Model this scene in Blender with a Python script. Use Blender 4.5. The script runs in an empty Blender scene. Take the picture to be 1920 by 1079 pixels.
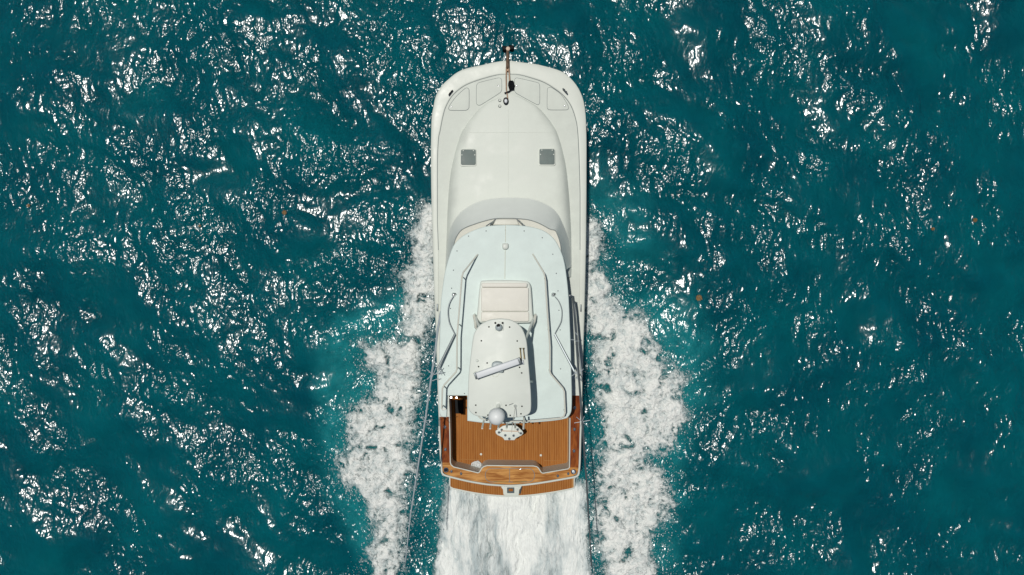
import bpy, math, random
import numpy as np
from mathutils import Vector, Matrix

random.seed(7)
rng = np.random.RandomState(11)
scn = bpy.context.scene
COL = scn.collection

# ------------------------------------------------------------------ camera
CAM_H = 26.0          # drone height above the water
F_PX = 1500.0         # focal length in pixels of a 1920 px wide picture
cam_d = bpy.data.cameras.new('drone_camera')
cam = bpy.data.objects.new('drone_camera', cam_d)
COL.objects.link(cam)
cam.location = (0, 0, CAM_H)
cam_d.sensor_width = 36.0
cam_d.lens = 36.0 * F_PX / 1920.0
cam_d.clip_end = 20000
scn.camera = cam

# ------------------------------------------------------------------ sky, sun, exposure
SUN_TO = Vector((-0.14, 0.135, 1.0)).normalized()     # direction towards the sun
world = bpy.data.worlds.new('World')
scn.world = world
world.use_nodes = True
wn = world.node_tree
for n in list(wn.nodes):
    wn.nodes.remove(n)
sky = wn.nodes.new('ShaderNodeTexSky')
sky.sky_type = 'NISHITA'
sky.sun_disc = False
sky.sun_elevation = math.asin(SUN_TO.z)
sky.sun_rotation = math.atan2(SUN_TO.x, SUN_TO.y)
sky.altitude = 10
bg = wn.nodes.new('ShaderNodeBackground')
bg.inputs['Strength'].default_value = 0.05
wo = wn.nodes.new('ShaderNodeOutputWorld')
wn.links.new(sky.outputs[0], bg.inputs[0])
wn.links.new(bg.outputs[0], wo.inputs[0])
sun_d = bpy.data.lights.new('sun', 'SUN')
sun_d.energy = 5.0
sun_d.angle = math.radians(0.53)
sun_d.color = (1.0, 0.965, 0.90)
sun = bpy.data.objects.new('sun', sun_d)
COL.objects.link(sun)
sun.location = SUN_TO * 60
sun.rotation_euler = (-SUN_TO).to_track_quat('-Z', 'Y').to_euler()
scn.view_settings.view_transform = 'Standard'
scn.view_settings.look = 'None'
scn.view_settings.gamma = 1.0
scn.view_settings.exposure = -0.78
scn.view_settings.use_curve_mapping = False

# ------------------------------------------------------------------ measuring helpers
def P(px, py, z):
    """survey point: picture position of something whose height above the water is z"""
    k = (CAM_H - z) / F_PX
    return ((px - 960.0) * k, (539.5 - py) * k, z)

R1 = (790, 70, 5.679); R2 = (790, 240, 5.679); R3 = (790, 400, 5.679); R4 = (790, 560, 5.679)
R5 = (790, 720, 4.691); S1 = (870, 590, 8.3); S2 = (870, 700, 7.706)
def q(reg, pts):
    return [(reg[0] + a / reg[2], reg[1] + b / reg[2]) for a, b in pts]

def spline(pts, n=10, closed=False):
    pts = [np.array(p, float) for p in pts]
    m = len(pts)
    out = []
    for i in range(m if closed else m - 1):
        p0 = pts[(i - 1) % m] if (closed or i > 0) else pts[0]
        p1 = pts[i]; p2 = pts[(i + 1) % m]
        p3 = pts[(i + 2) % m] if (closed or i + 2 < m) else pts[-1]
        # centripetal-ish: limit the tangents by the segment length
        t1 = (p2 - p0) * 0.5; t2 = (p3 - p1) * 0.5
        L = np.linalg.norm(p2 - p1) + 1e-9
        for t in (t1, t2):
            l = np.linalg.norm(t)
            if l > L: t *= L / l
        for k in range(n):
            s = k / n
            out.append((2*s**3-3*s**2+1)*p1 + (s**3-2*s**2+s)*t1 + (-2*s**3+3*s**2)*p2 + (s**3-s**2)*t2)
    if not closed:
        out.append(pts[-1])
    return out

def resample(pts, n):
    a = np.array(pts, float)
    d = np.r_[0, np.cumsum(np.linalg.norm(np.diff(a, axis=0), axis=1))]
    t = np.linspace(0, d[-1], n)
    return np.stack([np.interp(t, d, a[:, k]) for k in range(a.shape[1])], 1)

# ------------------------------------------------------------------ numpy gradient noise
_perm = rng.permutation(512)
_perm = np.r_[_perm, _perm, _perm]
_ang = rng.rand(512) * 2 * np.pi
def perlin(x, y, seed=0):
    xi = np.floor(x).astype(int); yi = np.floor(y).astype(int)
    xf = x - xi; yf = y - yi
    u = xf**3*(xf*(xf*6-15)+10); v = yf**3*(yf*(yf*6-15)+10)
    def g(ix, iy, fx, fy):
        h = _ang[_perm[(_perm[(ix + seed*37) & 511] + iy) & 511]]
        return np.cos(h)*fx + np.sin(h)*fy
    a = g(xi, yi, xf, yf); b = g(xi+1, yi, xf-1, yf)
    c = g(xi, yi+1, xf, yf-1); d = g(xi+1, yi+1, xf-1, yf-1)
    return (a + u*(b-a)) + v*((c + u*(d-c)) - (a + u*(b-a)))
def fbm(x, y, octv=4, seed=0, gain=0.5):
    s = 0; a = 1.0; t = 0
    for o in range(octv):
        s = s + a*perlin(x*2**o + 17.3*o, y*2**o - 9.1*o, seed+o)
        t += a; a *= gain
    return s / t * 1.6

# ------------------------------------------------------------------ materials
def mat(name, col, rough=0.4, spec=0.5, metal=0.0, coat=0.0, var=0.0, vscale=3.0, bump=0.0, bscale=60.0):
    m = bpy.data.materials.new(name); m.use_nodes = True
    nt = m.node_tree; b = nt.nodes['Principled BSDF']
    b.inputs['Base Color'].default_value = (*col, 1)
    b.inputs['Roughness'].default_value = rough
    b.inputs['Specular IOR Level'].default_value = spec
    b.inputs['Metallic'].default_value = metal
    b.inputs['Coat Weight'].default_value = coat
    if coat: b.inputs['Coat Roughness'].default_value = 0.12
    if var or bump:
        geo = nt.nodes.new('ShaderNodeNewGeometry')
    if var:
        n = nt.nodes.new('ShaderNodeTexNoise'); n.inputs['Scale'].default_value = vscale
        n.inputs['Detail'].default_value = 6; n.inputs['Roughness'].default_value = 0.62
        nt.links.new(geo.outputs['Position'], n.inputs['Vector'])
        mp = nt.nodes.new('ShaderNodeMapRange')
        mp.inputs[1].default_value = 0.3; mp.inputs[2].default_value = 0.7
        mp.inputs[3].default_value = 1 - var; mp.inputs[4].default_value = 1 + var*0.5
        nt.links.new(n.outputs[0], mp.inputs[0])
        mx = nt.nodes.new('ShaderNodeVectorMath'); mx.operation = 'SCALE'
        mx.inputs[0].default_value = col
        nt.links.new(mp.outputs[0], mx.inputs['Scale'])
        nt.links.new(mx.outputs[0], b.inputs['Base Color'])
        mr = nt.nodes.new('ShaderNodeMapRange')
        mr.inputs[1].default_value = 0.3; mr.inputs[2].default_value = 0.7
        mr.inputs[3].default_value = rough*0.8; mr.inputs[4].default_value = min(1, rough*1.3)
        nt.links.new(n.outputs[0], mr.inputs[0]); nt.links.new(mr.outputs[0], b.inputs['Roughness'])
    if bump:
        n2 = nt.nodes.new('ShaderNodeTexNoise'); n2.inputs['Scale'].default_value = bscale
        n2.inputs['Detail'].default_value = 3
        nt.links.new(geo.outputs['Position'], n2.inputs['Vector'])
        bp = nt.nodes.new('ShaderNodeBump'); bp.inputs['Strength'].default_value = bump
        bp.inputs['Distance'].default_value = 0.01
        nt.links.new(n2.outputs[0], bp.inputs['Height']); nt.links.new(bp.outputs[0], b.inputs['Normal'])
    return m

M = {}
M['gelcoat'] = mat('white_gelcoat', (0.635, 0.67, 0.61), 0.36, spec=0.25, coat=0.0, var=0.05, vscale=1.6)
M['deck'] = mat('white_nonskid_deck', (0.635, 0.675, 0.615), 0.55, spec=0.25, var=0.10, vscale=2.2, bump=0.25, bscale=90)
M['cabin'] = mat('white_cabin_top', (0.64, 0.68, 0.62), 0.45, spec=0.3, var=0.09, vscale=1.8)
M['mask'] = mat('grey_white_windshield_mask', (0.74, 0.78, 0.74), 0.35, spec=0.3, var=0.03)
M['roof'] = mat('pale_aqua_nonskid', (0.67, 0.765, 0.735), 0.6, spec=0.2, var=0.07, vscale=2.6, bump=0.3, bscale=110)
M['hardtop'] = mat('white_hardtop_gelcoat', (0.65, 0.69, 0.64), 0.4, spec=0.25, coat=0.0, var=0.05, vscale=2.5)
M['cushion'] = mat('cream_vinyl', (0.70, 0.685, 0.62), 0.5, var=0.06, vscale=5, bump=0.2, bscale=25)
M['beige'] = mat('cream_moulding', (0.62, 0.62, 0.55), 0.5, var=0.08, vscale=4)
M['seam'] = mat('grey_seam', (0.22, 0.25, 0.25), 0.6)
M['softseam'] = mat('cream_seam', (0.60, 0.63, 0.55), 0.6)
M['black'] = mat('black_plastic_and_shade', (0.006, 0.007, 0.008), 0.7, spec=0.2)
M['darkmetal'] = mat('dark_grey_tube', (0.10, 0.12, 0.13), 0.35, metal=0.4)
M['steel'] = mat('stainless_steel', (0.62, 0.63, 0.64), 0.2, metal=1.0)
M['whitetube'] = mat('white_painted_tube', (0.62, 0.62, 0.55), 0.35)
M['greytube'] = mat('pale_grey_tube', (0.42, 0.47, 0.50), 0.35, metal=0.2)
M['rust'] = mat('weathered_bronze', (0.20, 0.13, 0.085), 0.45, metal=0.5, var=0.4, vscale=14)
M['brass'] = mat('brass_horn', (0.36, 0.27, 0.10), 0.3, metal=0.8)
M['radar'] = mat('pale_lavender_radar', (0.62, 0.655, 0.68), 0.45)
M['radargrey'] = mat('grey_radar_plastic', (0.38, 0.44, 0.45), 0.45)
M['dome'] = mat('white_radome_plastic', (0.74, 0.77, 0.765), 0.4, var=0.03)
M['smoked'] = mat('smoked_acrylic', (0.16, 0.20, 0.19), 0.5, spec=0.2, var=0.2, vscale=6)
M['darkglass'] = mat('dark_window_glass', (0.01, 0.013, 0.016), 0.06)
M['caulk'] = mat('pale_teak_caulk', (0.41, 0.205, 0.07), 0.8, spec=0.1)
M['hole'] = mat('dark_socket', (0.05, 0.08, 0.09), 0.6)
M['cord'] = mat('white_cord', (0.66, 0.68, 0.68), 0.8, var=0.3, vscale=30)
M['copper'] = mat('peach_moulding', (0.66, 0.50, 0.38), 0.5)

def wood(name, c1, c2, rough, coat, sx, sy, rand, hi=0.62):
    m = bpy.data.materials.new(name); m.use_nodes = True
    nt = m.node_tree; b = nt.nodes['Principled BSDF']
    geo = nt.nodes.new('ShaderNodeNewGeometry')
    mp = nt.nodes.new('ShaderNodeMapping'); mp.inputs['Scale'].default_value = (sx, sy, 8)
    n = nt.nodes.new('ShaderNodeTexNoise'); n.inputs['Scale'].default_value = 1; n.inputs['Detail'].default_value = 6
    n.inputs['Roughness'].default_value = 0.6; n.inputs['Distortion'].default_value = 0.5
    oi = nt.nodes.new('ShaderNodeObjectInfo')
    ad = nt.nodes.new('ShaderNodeMath'); ad.operation = 'MULTIPLY_ADD'
    ad.inputs[1].default_value = rand; 
    nt.links.new(geo.outputs['Position'], mp.inputs['Vector']); nt.links.new(mp.outputs[0], n.inputs['Vector'])
    nt.links.new(oi.outputs['Random'], ad.inputs[0]); nt.links.new(n.outputs[0], ad.inputs[2])
    cr = nt.nodes.new('ShaderNodeValToRGB')
    cr.color_ramp.elements[0].position = 0.32 if rand else 0.40; cr.color_ramp.elements[0].color = (*c1, 1)
    cr.color_ramp.elements[1].position = (0.68 + rand) if rand else hi; cr.color_ramp.elements[1].color = (*c2, 1)
    nt.links.new(ad.outputs[0], cr.inputs[0]); nt.links.new(cr.outputs[0], b.inputs['Base Color'])
    b.inputs['Roughness'].default_value = rough; b.inputs['Specular IOR Level'].default_value = 0.15
    b.inputs['Coat Weight'].default_value = coat; b.inputs['Coat Roughness'].default_value = 0.05
    return m
M['teak'] = wood('oiled_teak', (0.25, 0.082, 0.014), (0.36, 0.138, 0.028), 0.7, 0.0, 14, 1.6, 0.12)
M['varnish'] = wood('varnished_teak', (0.13, 0.024, 0.004), (0.36, 0.105, 0.018), 0.3, 0.3, 9, 2.0, 0.0, 0.72)
M['varnish_aft'] = wood('varnished_teak_sheen', (0.30, 0.11, 0.020), (0.58, 0.29, 0.085), 0.35, 0.3, 1.5, 11, 0.0)  # same varnished teak, the sheen at the stern painted in as lighter colour

# ------------------------------------------------------------------ mesh builder
ORIG = {}
class MB:
    def __init__(s): s.v = []; s.f = []
    def add(s, vs, fs):
        o = len(s.v); s.v += [tuple(map(float, p)) for p in vs]; s.f += [tuple(i + o for i in f) for f in fs]
    def grid(s, rows, closed=False):
        n = len(rows[0]); vs = [p for r in rows for p in r]; fs = []
        for i in range(len(rows) - 1):
            for j in range(n if closed else n - 1):
                k = (j + 1) % n
                fs.append((i*n + j, i*n + k, (i+1)*n + k, (i+1)*n + j))
        s.add(vs, fs)
    def box(s, c, d, rz=0.0, bev=0.0):
        x, y, z = d[0]/2, d[1]/2, d[2]/2
        pts = [(-x, -y), (x, -y), (x, y), (-x, y)]
        s.prism_w([(c[0] + a*math.cos(rz) - b*math.sin(rz), c[1] + a*math.sin(rz) + b*math.cos(rz)) for a, b in pts], c[2]-z, c[2]+z, bev)
    def prism_w(s, pts, z0, z1, bev=0.0, top=True, z1s=None):
        """extruded world outline; rounded upper rim"""
        p = np.array(pts, float); n = len(p)
        area = 0.5*np.sum(p[:, 0]*np.roll(p[:, 1], -1) - np.roll(p[:, 0], -1)*p[:, 1])
        if area < 0: p = p[::-1]; z1s = None if z1s is None else z1s[::-1]
        zt = np.full(n, z1) if z1s is None else np.array(z1s, float)
        rings = [np.c_[p, np.full(n, z0)]]
        if bev > 0:
            e = np.roll(p, -1, 0) - p; e /= np.linalg.norm(e, axis=1)[:, None] + 1e-9
            nr = np.c_[-e[:, 1], e[:, 0]]
            m = nr + np.roll(nr, 1, 0); l = np.linalg.norm(m, axis=1)[:, None] + 1e-9
            m = m / l; cs = np.clip(np.sum(m*nr, 1), 0.5, 1)[:, None]; m = m / cs
            for a in (0, 30, 60, 90):
                r = math.radians(a)
                rings.append(np.c_[p + m*bev*(1-math.cos(r)), zt - bev*(1-math.sin(r))])
        else:
            rings.append(np.c_[p, zt])
        o = len(s.v); s.grid([list(r) for r in rings], closed=True)
        k = len(rings) - 1
        if top: s.f.append(tuple(o + k*n + i for i in range(n)))
        s.f.append(tuple(o + i for i in range(n))[::-1])
    def prism(s, px, z0, z1, bev=0.0):
        s.prism_w([P(a, b, z1)[:2] for a, b in px], z0, z1, bev)
    def tube(s, pts, r, seg=8, cap=True):
        pts = [Vector(p) for p in pts]; n = len(pts); rad = r if hasattr(r, '__len__') else [r]*n
        rows = []; prev = None
        for i, p in enumerate(pts):
            t = (pts[min(i+1, n-1)] - pts[max(i-1, 0)]).normalized()
            if prev is None:
                a = Vector((0, 0, 1)) if abs(t.z) < 0.9 else Vector((1, 0, 0))
                u = t.cross(a).normalized()
            else:
                u = (prev - t*prev.dot(t)).normalized()
            prev = u; w = t.cross(u)
            rows.append([p + (u*math.cos(2*math.pi*k/seg) + w*math.sin(2*math.pi*k/seg))*rad[i] for k in range(seg)])
        o = len(s.v); s.grid(rows, closed=True)
        if cap:
            s.f.append(tuple(o + k for k in range(seg))[::-1]); s.f.append(tuple(o + (n-1)*seg + k for k in range(seg)))
    def lathe(s, c, prof, seg=20, sx=1, sy=1):
        rows = [[(c[0] + r*math.cos(2*math.pi*k/seg)*sx, c[1] + r*math.sin(2*math.pi*k/seg)*sy, c[2] + z) for k in range(seg)] for r, z in prof]
        o = len(s.v); s.grid(rows, closed=True); n = len(rows)
        s.f.append(tuple(o + k for k in range(seg))[::-1]); s.f.append(tuple(o + (n-1)*seg + k for k in range(seg)))
    def torus(s, c, R, r, seg=20, ts=6, sx=1, sy=1):
        rows = []
        for i in range(seg + 1):
            a = 2*math.pi*i/seg
            rows.append([(c[0] + (R + r*math.cos(b))*math.cos(a)*sx, c[1] + (R + r*math.cos(b))*math.sin(a)*sy, c[2] + r*math.sin(b)) for b in [2*math.pi*k/ts for k in range(ts)]])
        s.grid(rows, closed=True)
    def build(s, name, m, parent=None, smooth=35, label=None):
        v = np.array(s.v); c = (v.min(0) + v.max(0))/2
        me = bpy.data.meshes.new(name)
        me.from_pydata([tuple(p) for p in (v - c)], [], s.f); me.update()
        if smooth:
            me.polygons.foreach_set('use_smooth', [True]*len(me.polygons))
            me.set_sharp_from_angle(angle=math.radians(smooth))
        me.materials.append(m)
        o = bpy.data.objects.new(name, me); COL.objects.link(o)
        ORIG[o.name] = Vector(c)
        if parent is not None:
            o.parent = parent; o.location = Vector(c) - ORIG[parent.name]
        else:
            o.location = c
        if label: o['label'] = label
        return o

def tag(o, label, cat=None, group=None, kind=None):
    o['label'] = label
    if cat: o['category'] = cat
    if group: o['group'] = group
    if kind: o['kind'] = kind
    return o
def empty(name, loc):
    o = bpy.data.objects.new(name, None); COL.objects.link(o); o.location = loc
    o.empty_display_size = 0.5; ORIG[o.name] = Vector(loc); return o
def copy_part(o, parent, world):
    c = o.copy(); COL.objects.link(c); c.parent = parent
    c.location = Vector(world) - ORIG[parent.name]; ORIG[c.name] = Vector(world)
    return c
def circ(cx, cy, r, n=20, sx=1, sy=1):
    return [(cx + r*math.cos(2*math.pi*k/n)*sx, cy + r*math.sin(2*math.pi*k/n)*sy) for k in range(n)]
def rrect(x0, y0, x1, y1, r, n=5):
    o = []
    for cx, cy, a0 in ((x1-r, y1-r, 0), (x0+r, y1-r, 90), (x0+r, y0+r, 180), (x1-r, y0+r, 270)):
        for k in range(n + 1):
            a = math.radians(a0 + 90*k/n); o.append((cx + r*math.cos(a), cy + r*math.sin(a)))
    return o

# ------------------------------------------------------------------ foam outlines, surveyed on the water
LEFT_FOAM = [(790,375),(825,385),(826,440),(826,500),(824,560),(808,600),(803,640),(795,700),(786,745),(774,800),(771,870),(766,960),(756,1030),(750,1100),(738,1200),(722,1330),
             (640,1330),(660,1200),(682,1100),(690,1060),(707,1010),(697,945),(649,900),(636,862),(660,825),(658,770),(690,745),(707,718),(686,690),(678,646),(700,650),(735,640),(752,627),(752,594),(757,549),(742,510),(770,485),(780,430)]
RIGHT_FOAM = [(1086,400),(1086,500),(1088,590),(1104,612),(1115,655),(1124,744),(1126,830),(1113,930),(1119,1025),(1140,1085),(1165,1200),(1200,1330),
              (1300,1330),(1270,1200),(1240,1085),(1220,1029),(1258,938),(1240,880),(1215,862),(1249,834),(1288,783),(1268,745),(1281,711),(1240,670),(1219,640),(1210,588),(1164,581),(1150,549),(1125,510),(1132,460),(1122,415)]
WAKE = [(838,905),(836,930),(829,985),(820,1040),(812,1100),(800,1200),(785,1330),(1135,1330),(1125,1200),(1108,1090),(1104,1020),(1100,960),(1097,905)]
AER = [([(600,640),(640,600),(700,560),(790,520),(800,700),(770,900),(740,1079),(700,1100),(640,950),(600,860)], 1.0),
       ([(1100,420),(1180,560),(1300,560),(1330,640),(1320,760),(1290,860),(1260,960),(1270,1079),(1110,1079),(1100,800)], 1.0),
       ([(1110,300),(1220,380),(1240,480),(1180,520),(1105,420)], 0.6),
       ([(800,880),(1110,880),(1110,1200),(780,1200)], 0.9)]

def sdist(px, py, poly):
    """signed distance in picture pixels, positive inside"""
    a = np.array(poly, float); b = np.roll(a, -1, 0)
    d = np.full(px.shape, 1e9); ins = np.zeros(px.shape, bool)
    for (ax, ay), (bx, by) in zip(a, b):
        ex, ey = bx-ax, by-ay
        t = np.clip(((px-ax)*ex + (py-ay)*ey)/(ex*ex+ey*ey+1e-9), 0, 1)
        d = np.minimum(d, np.hypot(px-ax-t*ex, py-ay-t*ey))
        cnd = ((ay > py) != (by > py))
        if ey != 0:
            ins ^= cnd & (px < (bx-ax)*(py-ay)/ey + ax)
    return np.where(ins, d, -d)
def to_px(x, y):
    k = CAM_H / F_PX
    return 960 + x/k, 539.5 - y/k
def smooth01(x, a, b):
    t = np.clip((x-a)/(b-a), 0, 1); return t*t*(3-2*t)

# ------------------------------------------------------------------ water
NW = 130
lam = np.exp(rng.uniform(np.log(0.38), np.log(7.5), NW))
wdir = np.radians(rng.normal(62, 42, NW))
wk = 2*np.pi/lam
slope = 0.0240 * np.interp(lam, [0.38, 0.8, 1.2, 4, 7.5], [0.5, 0.75, 1.15, 1.1, 0.7]) * rng.uniform(0.5, 1.3, NW)
amp = slope/wk
ph = rng.rand(NW)*2*np.pi
def water_h(x, y):
    h = np.zeros_like(x)
    wx = x + 0.35*perlin(x*0.35, y*0.35, 51); wy = y + 0.35*perlin(x*0.35, y*0.35, 57)
    for i in range(NW):
        h += amp[i]*np.sin(wk[i]*(np.cos(wdir[i])*wx + np.sin(wdir[i])*wy) + ph[i])
    r = np.hypot(x, y)
    return h*np.clip(1.35 - r/80.0, 0, 1)

def axis(lo, hi, step):
    core = np.arange(lo, hi + 1e-6, step); out = [step]
    far = []; d = 0; s = step
    while d < 6000:
        s *= 1.28; d += s; far.append(d)
    far = np.array(far)
    return np.r_[(lo - far)[::-1], core, hi + far]
def grid_mesh(name, X, Y, Z, keep=None, attrs=None, m=None):
    ny, nx = X.shape
    v = np.stack([X, Y, Z], -1).reshape(-1, 3)
    idx = np.arange(nx*ny).reshape(ny, nx)
    f = np.stack([idx[:-1, :-1], idx[:-1, 1:], idx[1:, 1:], idx[1:, :-1]], -1).reshape(-1, 4)
    at = {k: a.reshape(-1) for k, a in (attrs or {}).items()}
    if keep is not None:
        f = f[keep.reshape(-1)]
        used = np.unique(f); mp = np.full(len(v), -1); mp[used] = np.arange(len(used))
        f = mp[f]; v = v[used]; at = {k: a[used] for k, a in at.items()}
    me = bpy.data.meshes.new(name)
    me.vertices.add(len(v)); me.vertices.foreach_set('co', v.astype(np.float32).ravel())
    me.loops.add(f.size); me.loops.foreach_set('vertex_index', f.astype(np.int32).ravel())
    me.polygons.add(len(f)); me.polygons.foreach_set('loop_start', np.arange(0, f.size, 4, dtype=np.int32))
    me.polygons.foreach_set('loop_total', np.full(len(f), 4, np.int32))
    me.update(calc_edges=True)
    me.polygons.foreach_set('use_smooth', np.ones(len(f), bool))
    for k, a in at.items():
        t = me.attributes.new(k, 'FLOAT', 'POINT'); t.data.foreach_set('value', a.astype(np.float32))
    if m: me.materials.append(m)
    o = bpy.data.objects.new(name, me); COL.objects.link(o); return o

def water_material():
    m = bpy.data.materials.new('teal_sea_water'); m.use_nodes = True
    nt = m.node_tree; L = nt.links; b = nt.nodes['Principled BSDF']
    def N(t, **k):
        n = nt.nodes.new(t)
        for a, v in k.items(): setattr(n, a, v)
        return n
    geo = N('ShaderNodeNewGeometry')
    # body colour: deep teal with slow drift and lighter aerated water
    n1 = N('ShaderNodeTexNoise'); n1.inputs['Scale'].default_value = 0.35; n1.inputs['Detail'].default_value = 5
    n1.inputs['Roughness'].default_value = 0.6
    L.new(geo.outputs['Position'], n1.inputs['Vector'])
    cr = N('ShaderNodeValToRGB')
    e = cr.color_ramp.elements
    e[0].position = 0.30; e[0].color = (0.0002, 0.065, 0.092, 1)
    e[1].position = 0.72; e[1].color = (0.0004, 0.116, 0.138, 1)
    L.new(n1.outputs[0], cr.inputs[0])
    at = N('ShaderNodeAttribute', attribute_name='aerated')
    n2 = N('ShaderNodeTexNoise'); n2.inputs['Scale'].default_value = 2.3; n2.inputs['Detail'].default_value = 9
    n2.inputs['Roughness'].default_value = 0.72
    L.new(geo.outputs['Position'], n2.inputs['Vector'])
    ma = N('ShaderNodeMapRange'); ma.inputs[1].default_value = 0.36; ma.inputs[2].default_value = 0.70
    ma.inputs[3].default_value = 0.42; ma.inputs[4].default_value = 1.0
    L.new(n2.outputs[0], ma.inputs[0])
    mu = N('ShaderNodeMath', operation='MULTIPLY'); L.new(at.outputs['Fac'], mu.inputs[0]); L.new(ma.outputs[0], mu.inputs[1])
    mx = N('ShaderNodeMix', data_type='RGBA'); L.new(mu.outputs[0], mx.inputs['Factor'])
    L.new(cr.outputs[0], mx.inputs[6]); mx.inputs[7].default_value = (0.016, 0.255, 0.275, 1)
    L.new(mx.outputs[2], b.inputs['Base Color'])
    b.inputs['IOR'].default_value = 1.333
    b.inputs['Roughness'].default_value = 0.17
    b.inputs['Subsurface Weight'].default_value = 1.0
    b.inputs['Subsurface Radius'].default_value = (0.3, 1.0, 1.1)
    b.inputs['Subsurface Scale'].default_value = 1.2
    # ripples: wind patches modulate the small waves
    gust = N('ShaderNodeTexNoise'); gust.inputs['Scale'].default_value = 0.42; gust.inputs['Detail'].default_value = 3
    L.new(geo.outputs['Position'], gust.inputs['Vector'])
    gm = N('ShaderNodeMapRange'); gm.inputs[1].default_value = 0.36; gm.inputs[2].default_value = 0.62
    gm.inputs[3].default_value = 0.21; gm.inputs[4].default_value = 0.86
    L.new(gust.outputs[0], gm.inputs[0])
    def ripple(scale, rot, stretch, detail):
        mp = N('ShaderNodeMapping'); mp.inputs['Rotation'].default_value = (0, 0, math.radians(rot))
        mp.inputs['Scale'].default_value = (scale, scale*stretch, scale)
        L.new(geo.outputs['Position'], mp.inputs['Vector'])
        n = N('ShaderNodeTexNoise'); n.inputs['Scale'].default_value = 1.0; n.inputs['Detail'].default_value = detail
        n.inputs['Roughness'].default_value = 0.5; n.inputs['Distortion'].default_value = 0.35
        L.new(mp.outputs[0], n.inputs['Vector']); return n
    r1 = ripple(3.6, 75, 0.70, 0.8); r2 = ripple(8.4, 95, 0.72, 1.0)
    mm = N('ShaderNodeMath', operation='MULTIPLY_ADD'); mm.inputs[1].default_value = 0.34
    L.new(r2.outputs[0], mm.inputs[0]); L.new(r1.outputs[0], mm.inputs[2])
    bp = N('ShaderNodeBump'); bp.inputs['Distance'].default_value = 0.15
    L.new(gm.outputs[0], bp.inputs['Strength']); L.new(mm.outputs[0], bp.inputs['Height'])
    L.new(bp.outputs[0], b.inputs['Normal'])
    return m

xs = axis(-20.5, 20.5, 0.062); ys = axis(-14.5, 12.5, 0.062)
WX, WY = np.meshgrid(xs, ys)
WZ = water_h(WX, WY)
wpx, wpy = to_px(WX, WY)
aer = np.zeros_like(WX)
inner = (np.abs(WX) < 22) & (np.abs(WY) < 16)
dx_, dy_ = wpx[inner], wpy[inner]
av = np.zeros(dx_.shape)
warp = 26*fbm(dx_/70, dy_/70, 4, 3)
for poly, w in AER:
    av = np.maximum(av, w*smooth01(sdist(dx_, dy_, poly) + warp, -30, 34))
aer[inner] = av
# calmer trough right against the planing hull
water = grid_mesh('sea_water', WX, WY, WZ, attrs={'aerated': aer}, m=water_material())
tag(water, 'deep teal sea surface with rippled waves and white sun glints', kind='structure')

# ------------------------------------------------------------------ foam
def foam_material(name, sy, mult, lo, hi, c_lo, c_hi, scale):
    m = bpy.data.materials.new(name); m.use_nodes = True
    nt = m.node_tree; L = nt.links; b = nt.nodes['Principled BSDF']; out = nt.nodes['Material Output']
    geo = nt.nodes.new('ShaderNodeNewGeometry')
    mp = nt.nodes.new('ShaderNodeMapping'); mp.inputs['Scale'].default_value = (1, sy, 1)
    L.new(geo.outputs['Position'], mp.inputs['Vector'])
    def noise(sc, det, ro, dist):
        n = nt.nodes.new('ShaderNodeTexNoise'); n.inputs['Scale'].default_value = sc; n.inputs['Detail'].default_value = det
        n.inputs['Roughness'].default_value = ro; n.inputs['Distortion'].default_value = dist
        L.new(mp.outputs[0], n.inputs['Vector']); return n
    at = nt.nodes.new('ShaderNodeAttribute'); at.attribute_name = 'foam_density'
    n = noise(scale, 9, 0.78, 0.9)
    ma = nt.nodes.new('ShaderNodeMath'); ma.operation = 'MULTIPLY_ADD'; ma.inputs[1].default_value = mult
    L.new(n.outputs[0], ma.inputs[0]); L.new(at.outputs['Fac'], ma.inputs[2])
    mr = nt.nodes.new('ShaderNodeMapRange'); mr.inputs[1].default_value = lo; mr.inputs[2].default_value = hi
    L.new(ma.outputs[0], mr.inputs[0])
    # thick crests are white, thin froth lets the water through
    n4 = noise(scale*0.42, 8, 0.70, 0.7)
    m2 = nt.nodes.new('ShaderNodeMath'); m2.operation = 'MULTIPLY_ADD'; m2.inputs[1].default_value = 0.55
    L.new(at.outputs['Fac'], m2.inputs[0]); L.new(n4.outputs[0], m2.inputs[2])
    cr = nt.nodes.new('ShaderNodeValToRGB')
    cr.color_ramp.elements[0].position = 0.62; cr.color_ramp.elements[0].color = (*c_lo, 1)
    cr.color_ramp.elements[1].position = 1.0; cr.color_ramp.elements[1].color = (*c_hi, 1)
    L.new(m2.outputs[0], cr.inputs[0]); L.new(cr.outputs[0], b.inputs['Base Color'])
    b.inputs['Roughness'].default_value = 0.7; b.inputs['Specular IOR Level'].default_value = 0.2
    n3 = noise(14, 5, 0.6, 0.3)
    bp = nt.nodes.new('ShaderNodeBump'); bp.inputs['Strength'].default_value = 0.9; bp.inputs['Distance'].default_value = 0.07
    L.new(n3.outputs[0], bp.inputs['Height']); L.new(bp.outputs[0], b.inputs['Normal'])
    tr = nt.nodes.new('ShaderNodeBsdfTransparent'); mix = nt.nodes.new('ShaderNodeMixShader')
    L.new(mr.outputs[0], mix.inputs[0]); L.new(tr.outputs[0], mix.inputs[1]); L.new(b.outputs[0], mix.inputs[2])
    L.new(mix.outputs[0], out.inputs[0])
    return m
FOAM = foam_material('white_sea_foam', 1.0, 2.1, 1.36, 1.76, (0.33, 0.44, 0.46), (0.86, 0.88, 0.85), 8.5)
WASH = foam_material('pale_propeller_wash', 0.22, 1.1, 0.72, 1.16, (0.36, 0.45, 0.47), (0.86, 0.89, 0.86), 11.0)

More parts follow.
